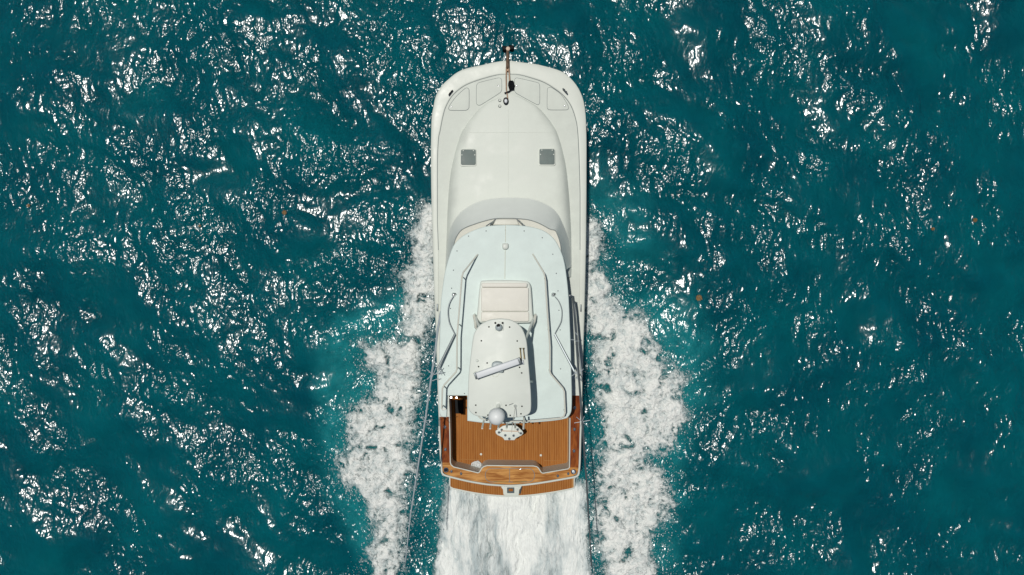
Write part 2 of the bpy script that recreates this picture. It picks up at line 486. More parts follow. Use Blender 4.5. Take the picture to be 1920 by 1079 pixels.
def foam_sheet(name, poly, box, label, streak, warp_px, lift, seed, dens=1.0, soft=30, step=1.5, vee=False):
    X = np.arange(box[0], box[2], step); Y = np.arange(box[1], box[3], step)
    px, py = np.meshgrid(X, Y)
    k = CAM_H/F_PX
    x = (px-960)*k; y = (539.5-py)*k
    wx = 14*fbm(px/40, py/40, 3, seed+41); wy = 14*fbm(px/40, py/40, 3, seed+47)
    wob = warp_px*fbm((px+wx)/48, (py+wy)/48, 5, seed, 0.6)
    sd = sdist(px, py, poly) + wob + (3 if vee else 9) + 8*fbm((px+wx)/10, (py+wy)/10, 4, seed+3, 0.65)
    edge = smooth01(sd, -18, soft)
    u, v = x + 0.25*wx*k*3, y + 0.25*wy*k*3
    lace = fbm(u*1.6, v*1.6*streak, 5, seed+5, 0.62)
    lace2 = fbm(u*4.5, v*4.5*streak, 4, seed+9, 0.65)
    ridge = 1 - 2.2*np.abs(fbm(u*2.6 + 5, v*2.6*streak, 4, seed+13, 0.6))
    pools = smooth01(fbm((px+wx)/34, (py+wy)/34*streak, 4, seed+29, 0.6), 0.16, 0.52)
    if vee:
        c = 972 + (py-930)*0.05; hw_ = 58 - (py-930)*0.28
        v_ = smooth01(hw_ + 12*fbm(px/18, py/70, 4, seed+19) - np.abs(px-c), -8, 14)
        sides = smooth01(np.abs(px-958) - 78 + 20*fbm(px/25, py/120, 4, seed+61), -10, 34)
        d = edge*(0.58 + 0.20*lace + 0.12*lace2 + 0.48*v_ + 0.26*sides)
    else:
        d = edge*(0.66 + 0.26*lace + 0.12*lace2 + 0.16*ridge) - 0.46*pools*edge
    # lacy veil of bubbles trailing outside the thick foam
    veil = smooth01(sd, -75, -5)*(1-edge)*np.clip(0.35 + 0.75*ridge + 0.5*lace, 0, 1)**2
    d = np.clip(d*dens, 0, 1.25) - (1-edge)*0.30 + (0.30 if vee else 0.44)*veil
    h = 0.035 + lift*np.clip(edge, 0, 1)*(0.5 + 0.55*lace + 0.30*lace2 + 0.2*ridge - 0.5*pools)
    z = water_h(x, y) + np.maximum(h, 0.02)
    dc = np.maximum.reduce([d[:-1, :-1], d[1:, :-1], d[:-1, 1:], d[1:, 1:]])
    o = grid_mesh(name, x, y, z, keep=dc > -0.24, attrs={'foam_density': d}, m=WASH if vee else FOAM)
    return tag(o, label, kind='stuff')
foam_sheet('bow_wave_foam', LEFT_FOAM, (590, 370, 840, 1340), 'white churned foam sheet spreading left of the boat', 1.0, 24, 0.24, 21)
foam_sheet('bow_wave_foam', RIGHT_FOAM, (1082, 370, 1330, 1340), 'white churned foam sheet spreading right of the boat', 1.0, 24, 0.24, 33, 1.04)
foam_sheet('stern_wake_foam', WAKE, (770, 860, 1150, 1340), 'streaked pale wake boiling straight behind the stern', 0.25, 12, 0.16, 45, 1.0, 22, vee=True)

# loose spray drops thrown out along the foam edges and in the gap beside the hull
def spray(name, poly, box, label, n, seed, band):
    r_ = np.random.RandomState(seed); mb = MB()
    px = r_.uniform(box[0], box[2], n*14); py = r_.uniform(box[1], box[3], n*14)
    sd = sdist(px, py, poly) + 10*fbm(px/30, py/30, 3, seed)
    ok = (sd > -band*r_.rand(len(px))**2) & (sd < 6)
    px, py = px[ok][:n], py[ok][:n]
    k = CAM_H/F_PX; x = (px-960)*k; y = (539.5-py)*k; z = water_h(x, y) + 0.05 + r_.rand(len(x))*0.22
    s_ = 0.005 + 0.016*r_.rand(len(x))**3
    for a, b, c, t in zip(x, y, z, s_):
        mb.add([(a-t, b, c), (a, b-t*1.5, c), (a+t, b, c), (a, b+t*1.5, c), (a, b, c+t), (a, b, c-t)], [(0,1,4),(1,2,4),(2,3,4),(3,0,4),(1,0,5),(2,1,5),(3,2,5),(0,3,5)])
    o = mb.build(name, M['drop'], None, 0); return tag(o, label, kind='stuff')
M['drop'] = mat('white_spray', (0.72, 0.78, 0.78), 0.5)
spray('sea_spray', LEFT_FOAM, (590, 370, 835, 1110), 'fine white spray drops edging the left foam sheet', 2600, 5, 46)
spray('sea_spray', RIGHT_FOAM, (1085, 370, 1340, 1110), 'fine white spray drops edging the right foam sheet', 2600, 6, 46)
spray('sea_spray', WAKE, (770, 780, 1150, 1110), 'fine white spray drops edging the wake behind the stern', 1500, 7, 60)

# ------------------------------------------------------------------ the boat
ORX = P(955, 520, 0)
boat = empty('sport_fishing_boat', (ORX[0], ORX[1], 0))
tag(boat, 'white sport fishing motor yacht with teak cockpit speeding across the sea', 'motor yacht')

def zs(py):
    t = np.clip((900 - np.asarray(py, float))/787.0, 0, 1)
    return 1.70 + 0.75*t**1.4

HULL_L = [(951,113.5),(925,117.5),(902.7,122.8),(882,127),(865.7,131.8),(853,139),(842.8,147.5),(831,158),(821.7,171),(816,184),(812.9,200),(810,215),(809,230),(808.3,265),(808.3,310),(809,360),(810,400),(811.5,450),(813,500),(815,560),(817,600),(820,690),(822,750),(825,830),(828,880)]
HULL_R = [(951,113.5),(983.7,118),(1003,120.5),(1019,124),(1038,129),(1054,135),(1064,142),(1073,150.5),(1082,162),(1088,173),(1093,186),(1096,200),(1097.8,215),(1098.8,232),(1099.5,265),(1099.5,310),(1099.3,360),(1099,400),(1098.5,450),(1097.5,500),(1096,560),(1095,600),(1092,690),(1091,740),(1088.5,810),(1087,865),(1086,880)]
STERN = [(828,880),(829,887),(834,891.5),(852,896.5),(875,902),(896.6,906),(918,909),(956,911),(992.6,908.5),(1024.5,904),(1056.5,898.5),(1078,894.5),(1084,891),(1086,880)]
hl = spline(HULL_L, 5); hr = spline(HULL_R, 5); st = spline(STERN, 6)
loop = [tuple(p) for p in hl] + [tuple(p) for p in st[1:-1]] + [tuple(p) for p in hr[::-1][:-1]]
def hull_ring(t):
    out = []
    y0 = P(951, 113.5, zs(113.5))[1]
    for px, py in loop:
        x, y, z = P(px, py, float(zs(py)))
        cx = P(955.5, py, float(zs(py)))[0]
        d = y0 - y
        kx = np.interp(d, [0, 1.0, 2.5, 5, 9, 14], [0.10, 0.30, 0.60, 0.84, 0.93, 0.95])
        kx = 1 - (1-kx)*t**1.3
        shift = np.interp(d, [0, 1, 3, 6], [1.6, 1.1, 0.4, 0.0])*t**1.2
        zc = np.interp(d, [0, 2, 5, 9, 14], [1.1, 0.75, 0.2, -0.25, -0.45])
        out.append((cx + (x-cx)*kx, y - shift, z + (zc - z)*t))
    return out
mb = MB(); rows = [hull_ring(t) for t in (0.0, 0.015, 0.12, 0.3, 0.55, 0.8, 1.0)]
rows[1] = [(a[0], a[1], a[2]-0.03) for a in rows[0]]
low = [((p[0] + ORX[0])/2, p[1] - 0.2, p[2] - 0.7) for p in rows[-1]]
mb.grid(rows + [low], closed=True)
n = len(loop); o0 = len(rows)*n
mb.f.append(tuple(o0 + i for i in range(n)))
hull = mb.build('hull', M['gelcoat'], boat)
# rub rail
mb = MB(); rr = hull_ring(0.03); mb.tube([(a[0], a[1], a[2]-0.02) for a in rr] + [(rr[0][0], rr[0][1], rr[0][2]-0.02)], 0.022, 6)
mb.build('rub_rail', M['gelcoat'], hull)

L_in = q(R1, [(925,398),(820,402),(700,430),(550,478),(440,530),(330,625),(260,745),(225,870),(200,1000)]) + q(R2, [(185,100),(175,260),(172,420),(172,700),(172,1000)]) + q(R3, [(176,200),(185,500)]) + [(822.5,560),(824,640),(827,722)]
R_in = q(R1, [(925,398),(1040,402),(1160,432),(1300,480),(1420,550),(1520,630),(1600,745),(1650,900),(1665,1010)]) + q(R2, [(1672,150),(1680,330),(1685,500),(1690,700),(1690,1000)]) + [(1087.5,480),(1086.5,560),(1084,640),(1080,722)]
def fx(curve, n=8):
    a = np.array(spline(curve, n)); o = np.argsort(a[:, 1], kind='stable'); a = a[o]
    return lambda py: np.interp(py, a[:, 1], a[:, 0])
fHL, fHR, fIL, fIR = fx(HULL_L), fx(HULL_R), fx(L_in), fx(R_in)
CX = 953.5
# side deck moulding: outline loop -> rounded bulwark cap -> inner deck line, along each side to the house end
DECK_END = 722.0
def gunwale(outer, inner_f, inner0):
    pts = [p for p in spline(outer, 6) if p[1] <= DECK_END]
    inn = np.array(spline(inner0, 6)); inn = inn[inn[:, 1] <= DECK_END + .1]
    A = resample(pts, 90); 
    # match by py-ish arc parameter
    B = resample(inn, 90)
    rows = []
    for t, dz in ((0, 0), (0.04, 0.010), (0.12, 0.016), (0.4, 0.022), (0.9, 0.024), (0.97, 0.022), (1.0, 0.012)):
        rows.append([P(*(a + (b-a)*t), float(zs((a + (b-a)*t)[1])) + dz) for a, b in zip(A, B)])
    return rows
mb = MB(); mb.grid(gunwale(HULL_L, fIL, L_in)); r = gunwale(HULL_R, fIR, R_in); mb.grid([x[::-1] for x in r])
mb.build('gunwale', M['gelcoat'], boat, 60)
# foredeck sheet
def deck_rows(fl, fr, y0, y1, nrow, ncol, zf, pw=2.0):
    rows = []
    for i in range(nrow):
        t = i/(nrow-1); py = y0 + (y1-y0)*t**pw
        a, b = float(fl(py)), float(fr(py))
        if i == 0: a = b = (a+b)/2
        rows.append([P(a + (b-a)*j/(ncol-1), py, zf(py, 2*j/(ncol-1)-1)) for j in range(ncol)])
    return rows
mb = MB(); mb.grid([r[::-1] for r in deck_rows(fIL, fIR, 140.2, DECK_END, 110, 25, lambda py, u: float(zs(py)) + 0.02 + 0.05*(1-u*u))])
deck = mb.build('foredeck', M['deck'], boat, 60)
# drain line between bulwark cap and deck
mb = MB()
for c in (L_in, R_in):
    mb.tube([P(a, b, float(zs(b)) + 0.024) for a, b in spline(c, 6) if b < 470], 0.010, 5)
mb.build('deck_seam', M['seam'], deck)
# locker lids in the foredeck
lidA = q(R1, [(290,755),(300,776),(325,780),(470,780),(500,765),(508,740),(508,565),(495,545),(470,545),(380,625),(320,700)])
lidB = q(R1, [(588,520),(600,495),(625,482),(815,436),(845,440),(855,465),(855,560),(838,592),(640,718),(612,726),(590,712),(586,690)])
lidC = q(R1, [(992,470),(1000,442),(1025,436),(1225,482),(1252,495),(1260,520),(1260,690),(1252,714),(1230,718),(1015,600),(992,565)])
lidD = q(R1, [(1342,565),(1352,540),(1385,538),(1480,605),(1540,690),(1566,745),(1562,768),(1540,775),(1370,775),(1348,766),(1340,745)])
def deckz(px, py):
    a, b = fIL(py), fIR(py); u = 2*(px-a)/(b-a)-1
    return float(zs(py)) + 0.02 + 0.05*(1-u*u)
for lid in (lidA, lidB, lidC, lidD):
    sp = [tuple(p) for p in spline(lid, 4, closed=True)]
    mb = MB(); pts = [P(a, b, deckz(a, b)) for a, b in sp]
    mb.prism_w([p[:2] for p in pts], 2.0, 0, 0.006, z1s=[p[2] + 0.009 for p in pts])
    o = mb.build('locker_lid', M['deck'], deck, 30)
    mb = MB(); mb.tube([(p[0], p[1], p[2] + 0.004) for p in pts + pts[:1]], 0.0085, 5); mb.build('lid_gap', M['seam'], deck)
for a, b in q(R1, [(320,742),(1527,732),(820,520),(1020,520)]):
    mb = MB(); p = P(a, b, deckz(a, b)); mb.lathe((p[0], p[1], p[2] + 0.008), [(0.02, -0.01), (0.022, 0.004), (0.012, 0.008)], 10)
    mb.build('lid_latch', M['steel'], deck)

# trunk cabin
T_L = q(R1, [(940,608),(870,624),(800,648),(710,690),(640,738),(580,795),(540,848),(490,910),(450,980)]) + q(R2, [(435,30),(390,150),(345,320),(310,500),(290,700),(278,900),(273,1079)]) + q(R3, [(268,300),(262,450)]) + [(834,520)]
T_R = q(R1, [(940,608),(1010,622),(1080,648),(1160,690),(1230,733),(1290,788),(1340,848),(1395,925),(1440,1000)]) + q(R2, [(1480,150),(1525,330),(1552,500),(1575,750),(1590,1000)]) + q(R3, [(1595,200),(1600,560)]) + [(1071,520)]
fTL, fTR = fx(T_L), fx(T_R)
def hT(py): return 0.04 + 0.22*float(np.clip((py-177)/190, 0, 1))**0.9
def zt(py, u):
    return float(zs(py)) + 0.035 + hT(py)*(1 - abs(u)**18)*1.0 + 0.05*(1-u*u)*float(np.clip((py-177)/60, 0, 1))
mb = MB()
rows = []
NC = 41
for i in range(90):
    t = i/89; py = 177.1 + (520-177.1)*t**1.7
    a, b = float(fTL(py)), float(fTR(py))
    us = np.sin(np.linspace(-1, 1, NC)*math.pi/2)
    us = np.sign(us)*np.abs(us)**0.6
    rows.append([P((a+b)/2 + (b-a)/2*u, py, zt(py, u)) for u in us][::-1])
mb.grid(rows)
cabin = mb.build('trunk_cabin', M['cabin'], boat, 60)
def cabz(px, py):
    a, b = float(fTL(py)), float(fTR(py)); return zt(py, np.clip(2*(px-a)/(b-a)-1, -1, 1))
# faint mould lines on the cabin top
mb = MB(); mb.tube([P(953, y, cabz(953, y) - 0.002) for y in np.linspace(205, 368, 40)], 0.006, 5); mb.build('mould_line', M['gelcoat'], cabin)
mb = MB(); mb.tube([P(x, 249, cabz(x, 249) - 0.002) for x in np.linspace(875, 1040, 40)], 0.006, 5); mb.build('mould_line', M['gelcoat'], cabin)
# deck hatches
for box in ((421, 231, 580, 396), (1257, 226, 1420, 391)):
    (x0, y0), (x1, y1) = q(R2, [box[:2], box[2:]])
    zc = max(cabz(x0, y0), cabz(x1, y1), cabz(x0, y1), cabz(x1, y0)) 
    mb = MB(); mb.prism(rrect(x0-1.6, y0-1.6, x1+1.6, y1+2.4, 4), zc-0.25, zc+0.02, 0.008)
    h = mb.build('deck_hatch', M['gelcoat'], boat)
    mb = MB(); mb.prism(rrect(x0, y0, x1, y1, 3), zc, zc+0.032, 0.006); mb.build('hatch_pane', M['smoked'], h)
    for fxq, fyq in ((0.16, 0.07), (0.84, 0.07), (0.07, 0.35), (0.93, 0.35)):
        p = P(x0 + (x1-x0)*fxq, y0 + (y1-y0)*fyq, zc + 0.032)
        mb = MB(); mb.lathe(p, [(0.018, 0), (0.017, 0.006), (0.006, 0.010)], 10); mb.build('hatch_bolt', M['gelcoat'], h)

# windshield mask
MO = [(835.5,500)] + q(R3, [(270,430),(275,350),(285,260)]) + q(R2, [(310,1079),(350,990),(430,890),(560,810),(700,765),(925,745),(1150,757),(1290,798),(1400,860),(1470,945),(1530,1079)]) + q(R3, [(1555,240),(1580,350),(1588,450)]) + [(1071.5,500)]
MI = [(849,510)] + q(R3, [(345,340),(380,240)]) + q(R2, [(440,1079),(560,1028),(700,985),(800,966),(905,964),(1010,966),(1150,982),(1260,1020),(1370,1079)]) + q(R3, [(1430,190),(1482,340)]) + [(1055,510)]
A = resample(spline(MO, 8), 80); B = resample(spline(MI, 8), 80); Bt = [p for p in B if p[1] < 478]
mb = MB(); rows = []
for t in np.linspace(0, 1, 9):
    row = []
    for a, b in zip(A, B):
        p = a + (b-a)*t; za = cabz(*a) + 0.008; zb = 3.32
        row.append(P(p[0], p[1], za + (zb-za)*(t**0.95)))
    rows.append(row)
mb.grid(rows)
mask = mb.build('windshield_mask', M['mask'], boat, 70)
mb = MB(); mb.tube([P(a, b, 3.325) for a, b in Bt], 0.012, 6); mb.build('mask_trim', M['seam'], mask)

# house roof / flybridge deck
ROOF_Z = 3.60
RT_L = q(R3, [(890,125),(780,129),(690,140),(615,160),(540,190),(485,217),(430,250),(385,292),(350,332),(322,388),(300,450),(278,520),(260,590),(243,670),(230,760),(215,880),(204,1000)]) + [(825,610),(823.5,660),(822.2,700),(822.3,740),(823.5,770)]
RT_LB = [(825,779),(829,782.5),(837.5,783),(838.5,762),(839,742.5),(876,742.5),(876,790)]
RT_B = [(876,790),(909,793.8),(952,795),(982,794),(1024.5,791),(1050,788),(1063,785)]
RT_R = [(1063,785),(1069,778),(1072,768),(1072.5,740),(1071.5,700),(1070,640),(1068,590)] + q(R3, [(1572,930),(1562,800),(1550,690),(1532,560),(1510,465),(1490,410),(1470,365),(1440,310),(1400,258),(1350,215),(1290,180),(1220,158),(1140,140),(1010,127),(890,125)])
roofpx = [tuple(p) for p in spline(RT_L, 3)] + RT_LB[0:-1] + [tuple(p) for p in spline(RT_B, 5)] + [tuple(p) for p in spline(RT_R, 3)][1:-1]
mb = MB(); mb.prism(roofpx, ROOF_Z-0.16, ROOF_Z, 0.035)
roof = mb.build('flybridge_deck', M['roof'], boat, 40)

# house body under the roof
BULK_Y = -2.95
def roofw(px, py): return P(px, py, ROOF_Z)[:2]
hp = [roofw(*p) for p in [tuple(a) for a in spline(RT_L, 2)]] ; hq = [roofw(*p) for p in [tuple(a) for a in spline(RT_R, 2)][2:]]
cxw = np.mean([hp[0][0]])
def shrink(p):
    c = np.array([P(948, 600, ROOF_Z)[0], -1.0]); v = np.array(p) - c
    return tuple(c + v*(1 - 0.14/np.linalg.norm(v)))
hw = [shrink(p) for p in hp if p[1] > BULK_Y + 0.1]
hw2 = [shrink(p) for p in hq if p[1] > BULK_Y + 0.1]
hloop = hw + [(hw[-1][0], BULK_Y), (hw2[0][0], BULK_Y)] + hw2
mb = MB(); mb.prism_w(hloop, 1.2, ROOF_Z-0.165, 0.0)
house = mb.build('deckhouse', M['gelcoat'], boat, 40)
# side windows and aft door
for s, ring in ((-1, hw), (1, hw2)):
    pts = [p for p in ring if -2.5 < p[1] < 0.9]
    if s == 1: pts = pts[::-1]
    mb = MB()
    off = 0.012*s
    mb.grid([[(p[0]+off, p[1], 2.55) for p in pts], [(p[0]+off, p[1], 3.15) for p in pts]])
    mb.grid([[(p[0], p[1], 2.55) for p in pts], [(p[0]+off, p[1], 2.55) for p in pts]])
    mb.grid([[(p[0]+off, p[1], 3.15) for p in pts], [(p[0], p[1], 3.15) for p in pts]])
    mb.build('side_window', M['darkglass'], house)
mb = MB(); mb.box((0.35, BULK_Y-0.02, 1.95), (0.8, 0.04, 1.9), bev=0.0); d = mb.build('saloon_door', M['darkglass'], house)
mb = MB(); mb.tube([(0.03, BULK_Y-0.07, 1.8), (0.03, BULK_Y-0.07, 2.1)], 0.015); mb.build('door_handle', M['steel'], d)
# cream ledge between mask and roof front
ring_in = [p for p in (hw2[::-1] + hw) ]
mb = MB()
A2 = resample([P(a, b, 3.31)[:2] for a, b in Bt], 60)
cc2 = np.array([P(948, 600, 3.3)[0], -0.2]); C2 = np.array([p_ + (cc2-p_)/np.linalg.norm(cc2-p_)*0.45 for p_ in A2])
mb.grid([[(x, y, 3.312) for x, y in A2], [(x, y, 3.26) for x, y in C2]][::-1])
ledge = mb.build('windshield_ledge', M['beige'], boat, 60)
# centre box and struts in front of the roof
mb = MB(); mb.prism(q(R3, [(795,62),(1015,62),(1045,128),(760,128)]), 3.2, 3.40, 0.03)
mb.build('ledge_box', M['beige'], boat)
for a, b in (((805,62),(690,138)), ((785,70),(735,120)), ((1010,62),(1105,138)), ((1035,75),(1075,112))):
    (x0, y0), (x1, y1) = q(R3, [a, b])
    mb = MB(); mb.tube([P(x0, y0, 3.36), P(x1, y1, 3.56)], 0.017, 6); mb.build('brow_strut', M['steel'], boat)

# roof seam, snaps, horn dome
mb = MB(); mb.tube([P(a, b, ROOF_Z + 0.001) for a, b in q(R3, [(896,132),(896,310)])], 0.012, 6); mb.tube([P(a, b, ROOF_Z + 0.001) for a, b in q(R3, [(893,385),(889,700)])], 0.012, 6)
mb.build('roof_seam', M['softseam'], roof)
snap_proto = None
for a, b in q(R3, [(690,190),(895,180),(1095,190),(503,245),(1288,262),(380,403),(1400,438),(342,608),(1437,642),(323,800),(1455,828),(310,1015),(1465,1035)]) + q(R4, [(1478,335),(290,718),(1482,750),(460,1012)]):
    p = P(a, b, ROOF_Z)
    if snap_proto is None:
        mb = MB(); mb.lathe(p, [(0.016, -0.002), (0.016, 0.006), (0.008, 0.011)], 8); snap_proto = mb.build('snap_fastener', M['darkmetal'], roof)
        so = ORIG[snap_proto.name].copy() - Vector(p)
    else:
        copy_part(snap_proto, roof, Vector(p) + so)
p = P(*q(R3, [(893,352)])[0], ROOF_Z)
mb = MB(); mb.prism(spline(q(R3, [(862,325),(895,318),(926,325),(928,360),(918,380),(893,388),(868,380),(860,360)]), 3, closed=True), ROOF_Z-0.01, ROOF_Z+0.10, 0.05)
mb.build('searchlight_dome', M['hardtop'], boat)

# handrails on the roof
RAIL_Z = ROOF_Z + 0.56
RL = q(R3, [(600,440),(446,632),(432,680),(400,1079)]) + [(857,630),(856.6,693),(855,698),(833,722),(829.5,729),(828,766),(830,769),(836,766.5)]
RR = q(R3, [(1187,437),(1305,635),(1318,690),(1343,1079)]) + [(1031,648),(1031,697),(1033,702),(1055,728),(1058,735),(1059.7,774),(1057,781),(1050,784.5),(1024,787)]
RA = [(1024,787),(982,790.5),(940,791),(910,788),(900,784),(896,779)]
def rail_w(pts, zf):
    return [P(a, b, zf(i, len(pts))) for i, (a, b) in enumerate(pts)]
railz = lambda i, n: ROOF_Z + (0.03 if i == 0 else (0.56))
for pts, posts in ((RL, [3, 5, 7]), (RR, [3, 5, 7])):
    w = rail_w(pts, railz)
    mb = MB(); mb.tube([Vector(w[0])] + [Vector(x) for x in w[1:]], 0.022, 8)
    r = mb.build('handrail', M['whitetube'], boat)
    for (a, b) in [pts[2], ((pts[3][0]+pts[4][0])/2, (pts[3][1]+pts[4][1])/2), pts[5], pts[8], pts[9]]:
        x, y, z = P(a, b, RAIL_Z); mb = MB(); mb.tube([(x, y, z), (x, y, ROOF_Z-0.01)], 0.017, 6); mb.build('rail_post', M['whitetube'], r)
w = [P(a, b, RAIL_Z) for a, b in RA]
mb = MB(); mb.tube(w, 0.022, 8); r = mb.build('handrail', M['whitetube'], boat)
for i in (1, 3): 
    mb = MB(); mb.tube([(w[i][0], w[i][1] + 0.0, RAIL_Z), (w[i][0], w[i][1] + 0.12, ROOF_Z-0.01)], 0.017, 6); mb.build('rail_post', M['whitetube'], r)

# flybridge bench
fr = q(R3, [(628,735),(650,718),(900,712),(1120,722),(1150,740),(1168,790),(1180,950),(1188,1079)]) + q(R4, [(1192,220),(1150,262),(640,262),(590,245),(596,120)]) + q(R3, [(600,1000),(612,850)])
mb = MB(); mb.prism(spline(fr, 3, closed=True), ROOF_Z-0.02, ROOF_Z+0.26, 0.05)
bench = mb.build('bench_surround', M['hardtop'], boat)
for c, z in ((q(R3, [(640,742),(1118,742),(1128,786),(640,790)]), 0.36), (q(R3, [(638,796),(1130,792),(1143,1043),(636,1046)]), 0.33), (q(R4, [(636,144),(1143,142),(1146,243),(640,246)]), 0.32)):
    (x0, y0), (x1, y1) = (min(p[0] for p in c), min(p[1] for p in c)), (max(p[0] for p in c), max(p[1] for p in c))
    mb = MB(); mb.prism(rrect(x0, y0, x1, y1, 3.0), ROOF_Z+0.2, ROOF_Z+z, 0.022); mb.build('seat_cushion', M['cushion'], bench)

# helm console and chairs under the hardtop
mb = MB(); mb.prism([(900,628),(972,628),(976,660),(898,660)], ROOF_Z-0.02, ROOF_Z+0.75, 0.05); hc = mb.build('helm_console', M['hardtop'], boat)
mb = MB(); pw = P(936, 664, ROOF_Z+0.7); mb.torus(pw, 0.19, 0.016); mb.build('steering_wheel', M['steel'], hc)
for cx_ in (915, 955):
    mb = MB(); mb.prism(rrect(cx_-15, 688, cx_+15, 716, 5), ROOF_Z+0.45, ROOF_Z+0.58, 0.04); ch = mb.build('helm_seat', M['cushion'], boat)
    mb = MB(); b0 = P(cx_, 702, ROOF_Z); mb.tube([b0, (b0[0], b0[1], ROOF_Z+0.46)], 0.05); mb.build('seat_pedestal', M['steel'], ch)
    mb = MB(); mb.prism(rrect(cx_-15, 716, cx_+15, 722, 2.5), ROOF_Z+0.5, ROOF_Z+0.95, 0.03); mb.build('seat_back', M['cushion'], ch)

# hardtop
HT_Z = ROOF_Z + 1.55
HT = q(S1, [(540,65),(400,85),(300,130),(230,180),(160,290),(130,430),(100,680),(75,900),(65,1079)]) + q(S2, [(56,350),(56,480),(85,555),(150,610),(250,630),(540,645),(800,640),(900,615),(950,578),(970,510),(968,300),(945,0)]) + q(S1, [(1000,700),(980,450),(950,320),(900,210),(830,140),(740,90),(650,70)])
mb = MB(); mb.prism([tuple(p) for p in spline(HT, 5, closed=True)], HT_Z-0.10, HT_Z, 0.03)
ht = mb.build('hardtop', M['hardtop'], boat, 40)
# legs
for (a, b), (c, d) in (((890, 590), (905, 632)), ((1004, 590), (984, 640)), ((886, 716), (888, 716)), ((998, 716), (985, 716)), ((893, 770), (895, 768)), ((988, 768), (980, 766))):
    mb = MB(); p0 = P(a, b, ROOF_Z-0.01); p1 = P(c, d, HT_Z-0.08)
    mb.tube([p0, Vector(p0).lerp(Vector(p1), 0.5), p1], 0.035, 8); mb.build('hardtop_leg', M['hardtop'], ht)
for pts in (q(R4, [(560,180),(572,240),(580,310),(600,330)]), q(R4, [(1215,180),(1205,240),(1175,300),(1150,340)])):
    mb = MB(); mb.tube([P(a, b, ROOF_Z + 0.2 + 0.12*i) for i, (a, b) in enumerate(pts)], 0.04, 8); mb.build('windscreen_frame', M['whitetube'], ht)
bolt0 = None
for a, b in q(S1, [(388,193),(710,197),(270,410),(828,413),(360,755),(227,812),(865,823),(898,910)]) + q(S2, [(170,463),(837,480),(172,570),(823,588),(345,607),(667,610),(607,465)]):
    p = P(a, b, HT_Z)
    if bolt0 is None:
        mb = MB(); mb.lathe(p, [(0.021, -0.002), (0.021, 0.006), (0.012, 0.012)], 10); bolt0 = mb.build('hardtop_bolt', M['black'], ht); so = ORIG[bolt0.name] - Vector(p)
    else: copy_part(bolt0, ht, Vector(p) + so)
mb = MB(); mb.torus(P(*q(S1, [(488,915)])[0], HT_Z), 0.095, 0.006); mb.build('access_plate_ring', M['softseam'], ht)
for a in ((203, 718), (182, 905)):
    p = P(*q(S1, [a])[0], HT_Z); mb = MB(); mb.lathe(p, [(0.04, -.002), (0.04, 0.02), (0.025, 0.035), (0.006, 0.04)], 14); mb.build('cap_dome', M['hardtop'], ht)
# open array radar
c0 = P(*q(S1, [(180,960)])[0], HT_Z+0.36); c1 = P(*q(S1, [(868,722)])[0], HT_Z+0.36)
ctr = (Vector(c0) + Vector(c1))/2
mb = MB(); mb.prism(spline(q(S1, [(428,800),(440,760),(490,735),(560,740),(600,765),(612,850),(605,905),(560,912),(500,900),(440,860)]), 4, closed=True), HT_Z-0.01, HT_Z+0.20, 0.05)
rad = mb.build('radar_scanner', M['radargrey'], boat)
mb = MB(); mb.tube([(ctr.x, ctr.y, HT_Z+0.15), (ctr.x, ctr.y, HT_Z+0.3)], 0.09, 14); mb.build('radar_turntable', M['radargrey'], rad)
dv = Vector(c1) - Vector(c0); ang = math.atan2(dv.y, dv.x); Lr = math.hypot(dv.x, dv.y)
mb = MB(); mb.box((ctr.x, ctr.y, HT_Z+0.33), (Lr-0.05, 0.165, 0.10), ang, 0.03); mb.build('radar_antenna', M['radar'], rad)
for t, mm in ((-0.5, M['darkmetal']), (0.5, M['darkmetal'])):
    e = ctr + Vector((math.cos(ang), math.sin(ang), 0))*(Lr*t)
    mb = MB(); mb.box((e.x, e.y, HT_Z+0.325), (0.05, 0.17, 0.10), ang, 0.01); mb.build('antenna_end_cap', mm, rad)
# camera turret
(x0, y0), (x1, y1) = q(S1, [(482,112),(618,246)])
mb = MB(); mb.prism(rrect(x0, y0, x1, y1, 1), HT_Z-0.005, HT_Z+0.03, 0.006); cb = mb.build('camera_base', M['hardtop'], boat)
p = P(*q(S1, [(543,203)])[0], HT_Z+0.1)
mb = MB(); mb.lathe((p[0], p[1], HT_Z), [(0.085, 0.02), (0.095, 0.08), (0.085, 0.13), (0.06, 0.165), (0.02, 0.18)], 18); mb.build('camera_ball', M['radargrey'], cb)
p = P(*q(S1, [(535,172)])[0], HT_Z+0.15); mb = MB(); mb.lathe(p, [(0.045, -0.05), (0.045, 0.025), (0.02, 0.03)], 14); mb.build('camera_lens', M['black'], cb)
for a in ((487, 132), (600, 132)):
    p = P(*q(S1, [a])[0], HT_Z+0.03); mb = MB(); mb.lathe(p, [(0.026, -0.01), (0.026, 0.03), (0.012, 0.04)], 12); mb.build('camera_knob', M['black'], cb)
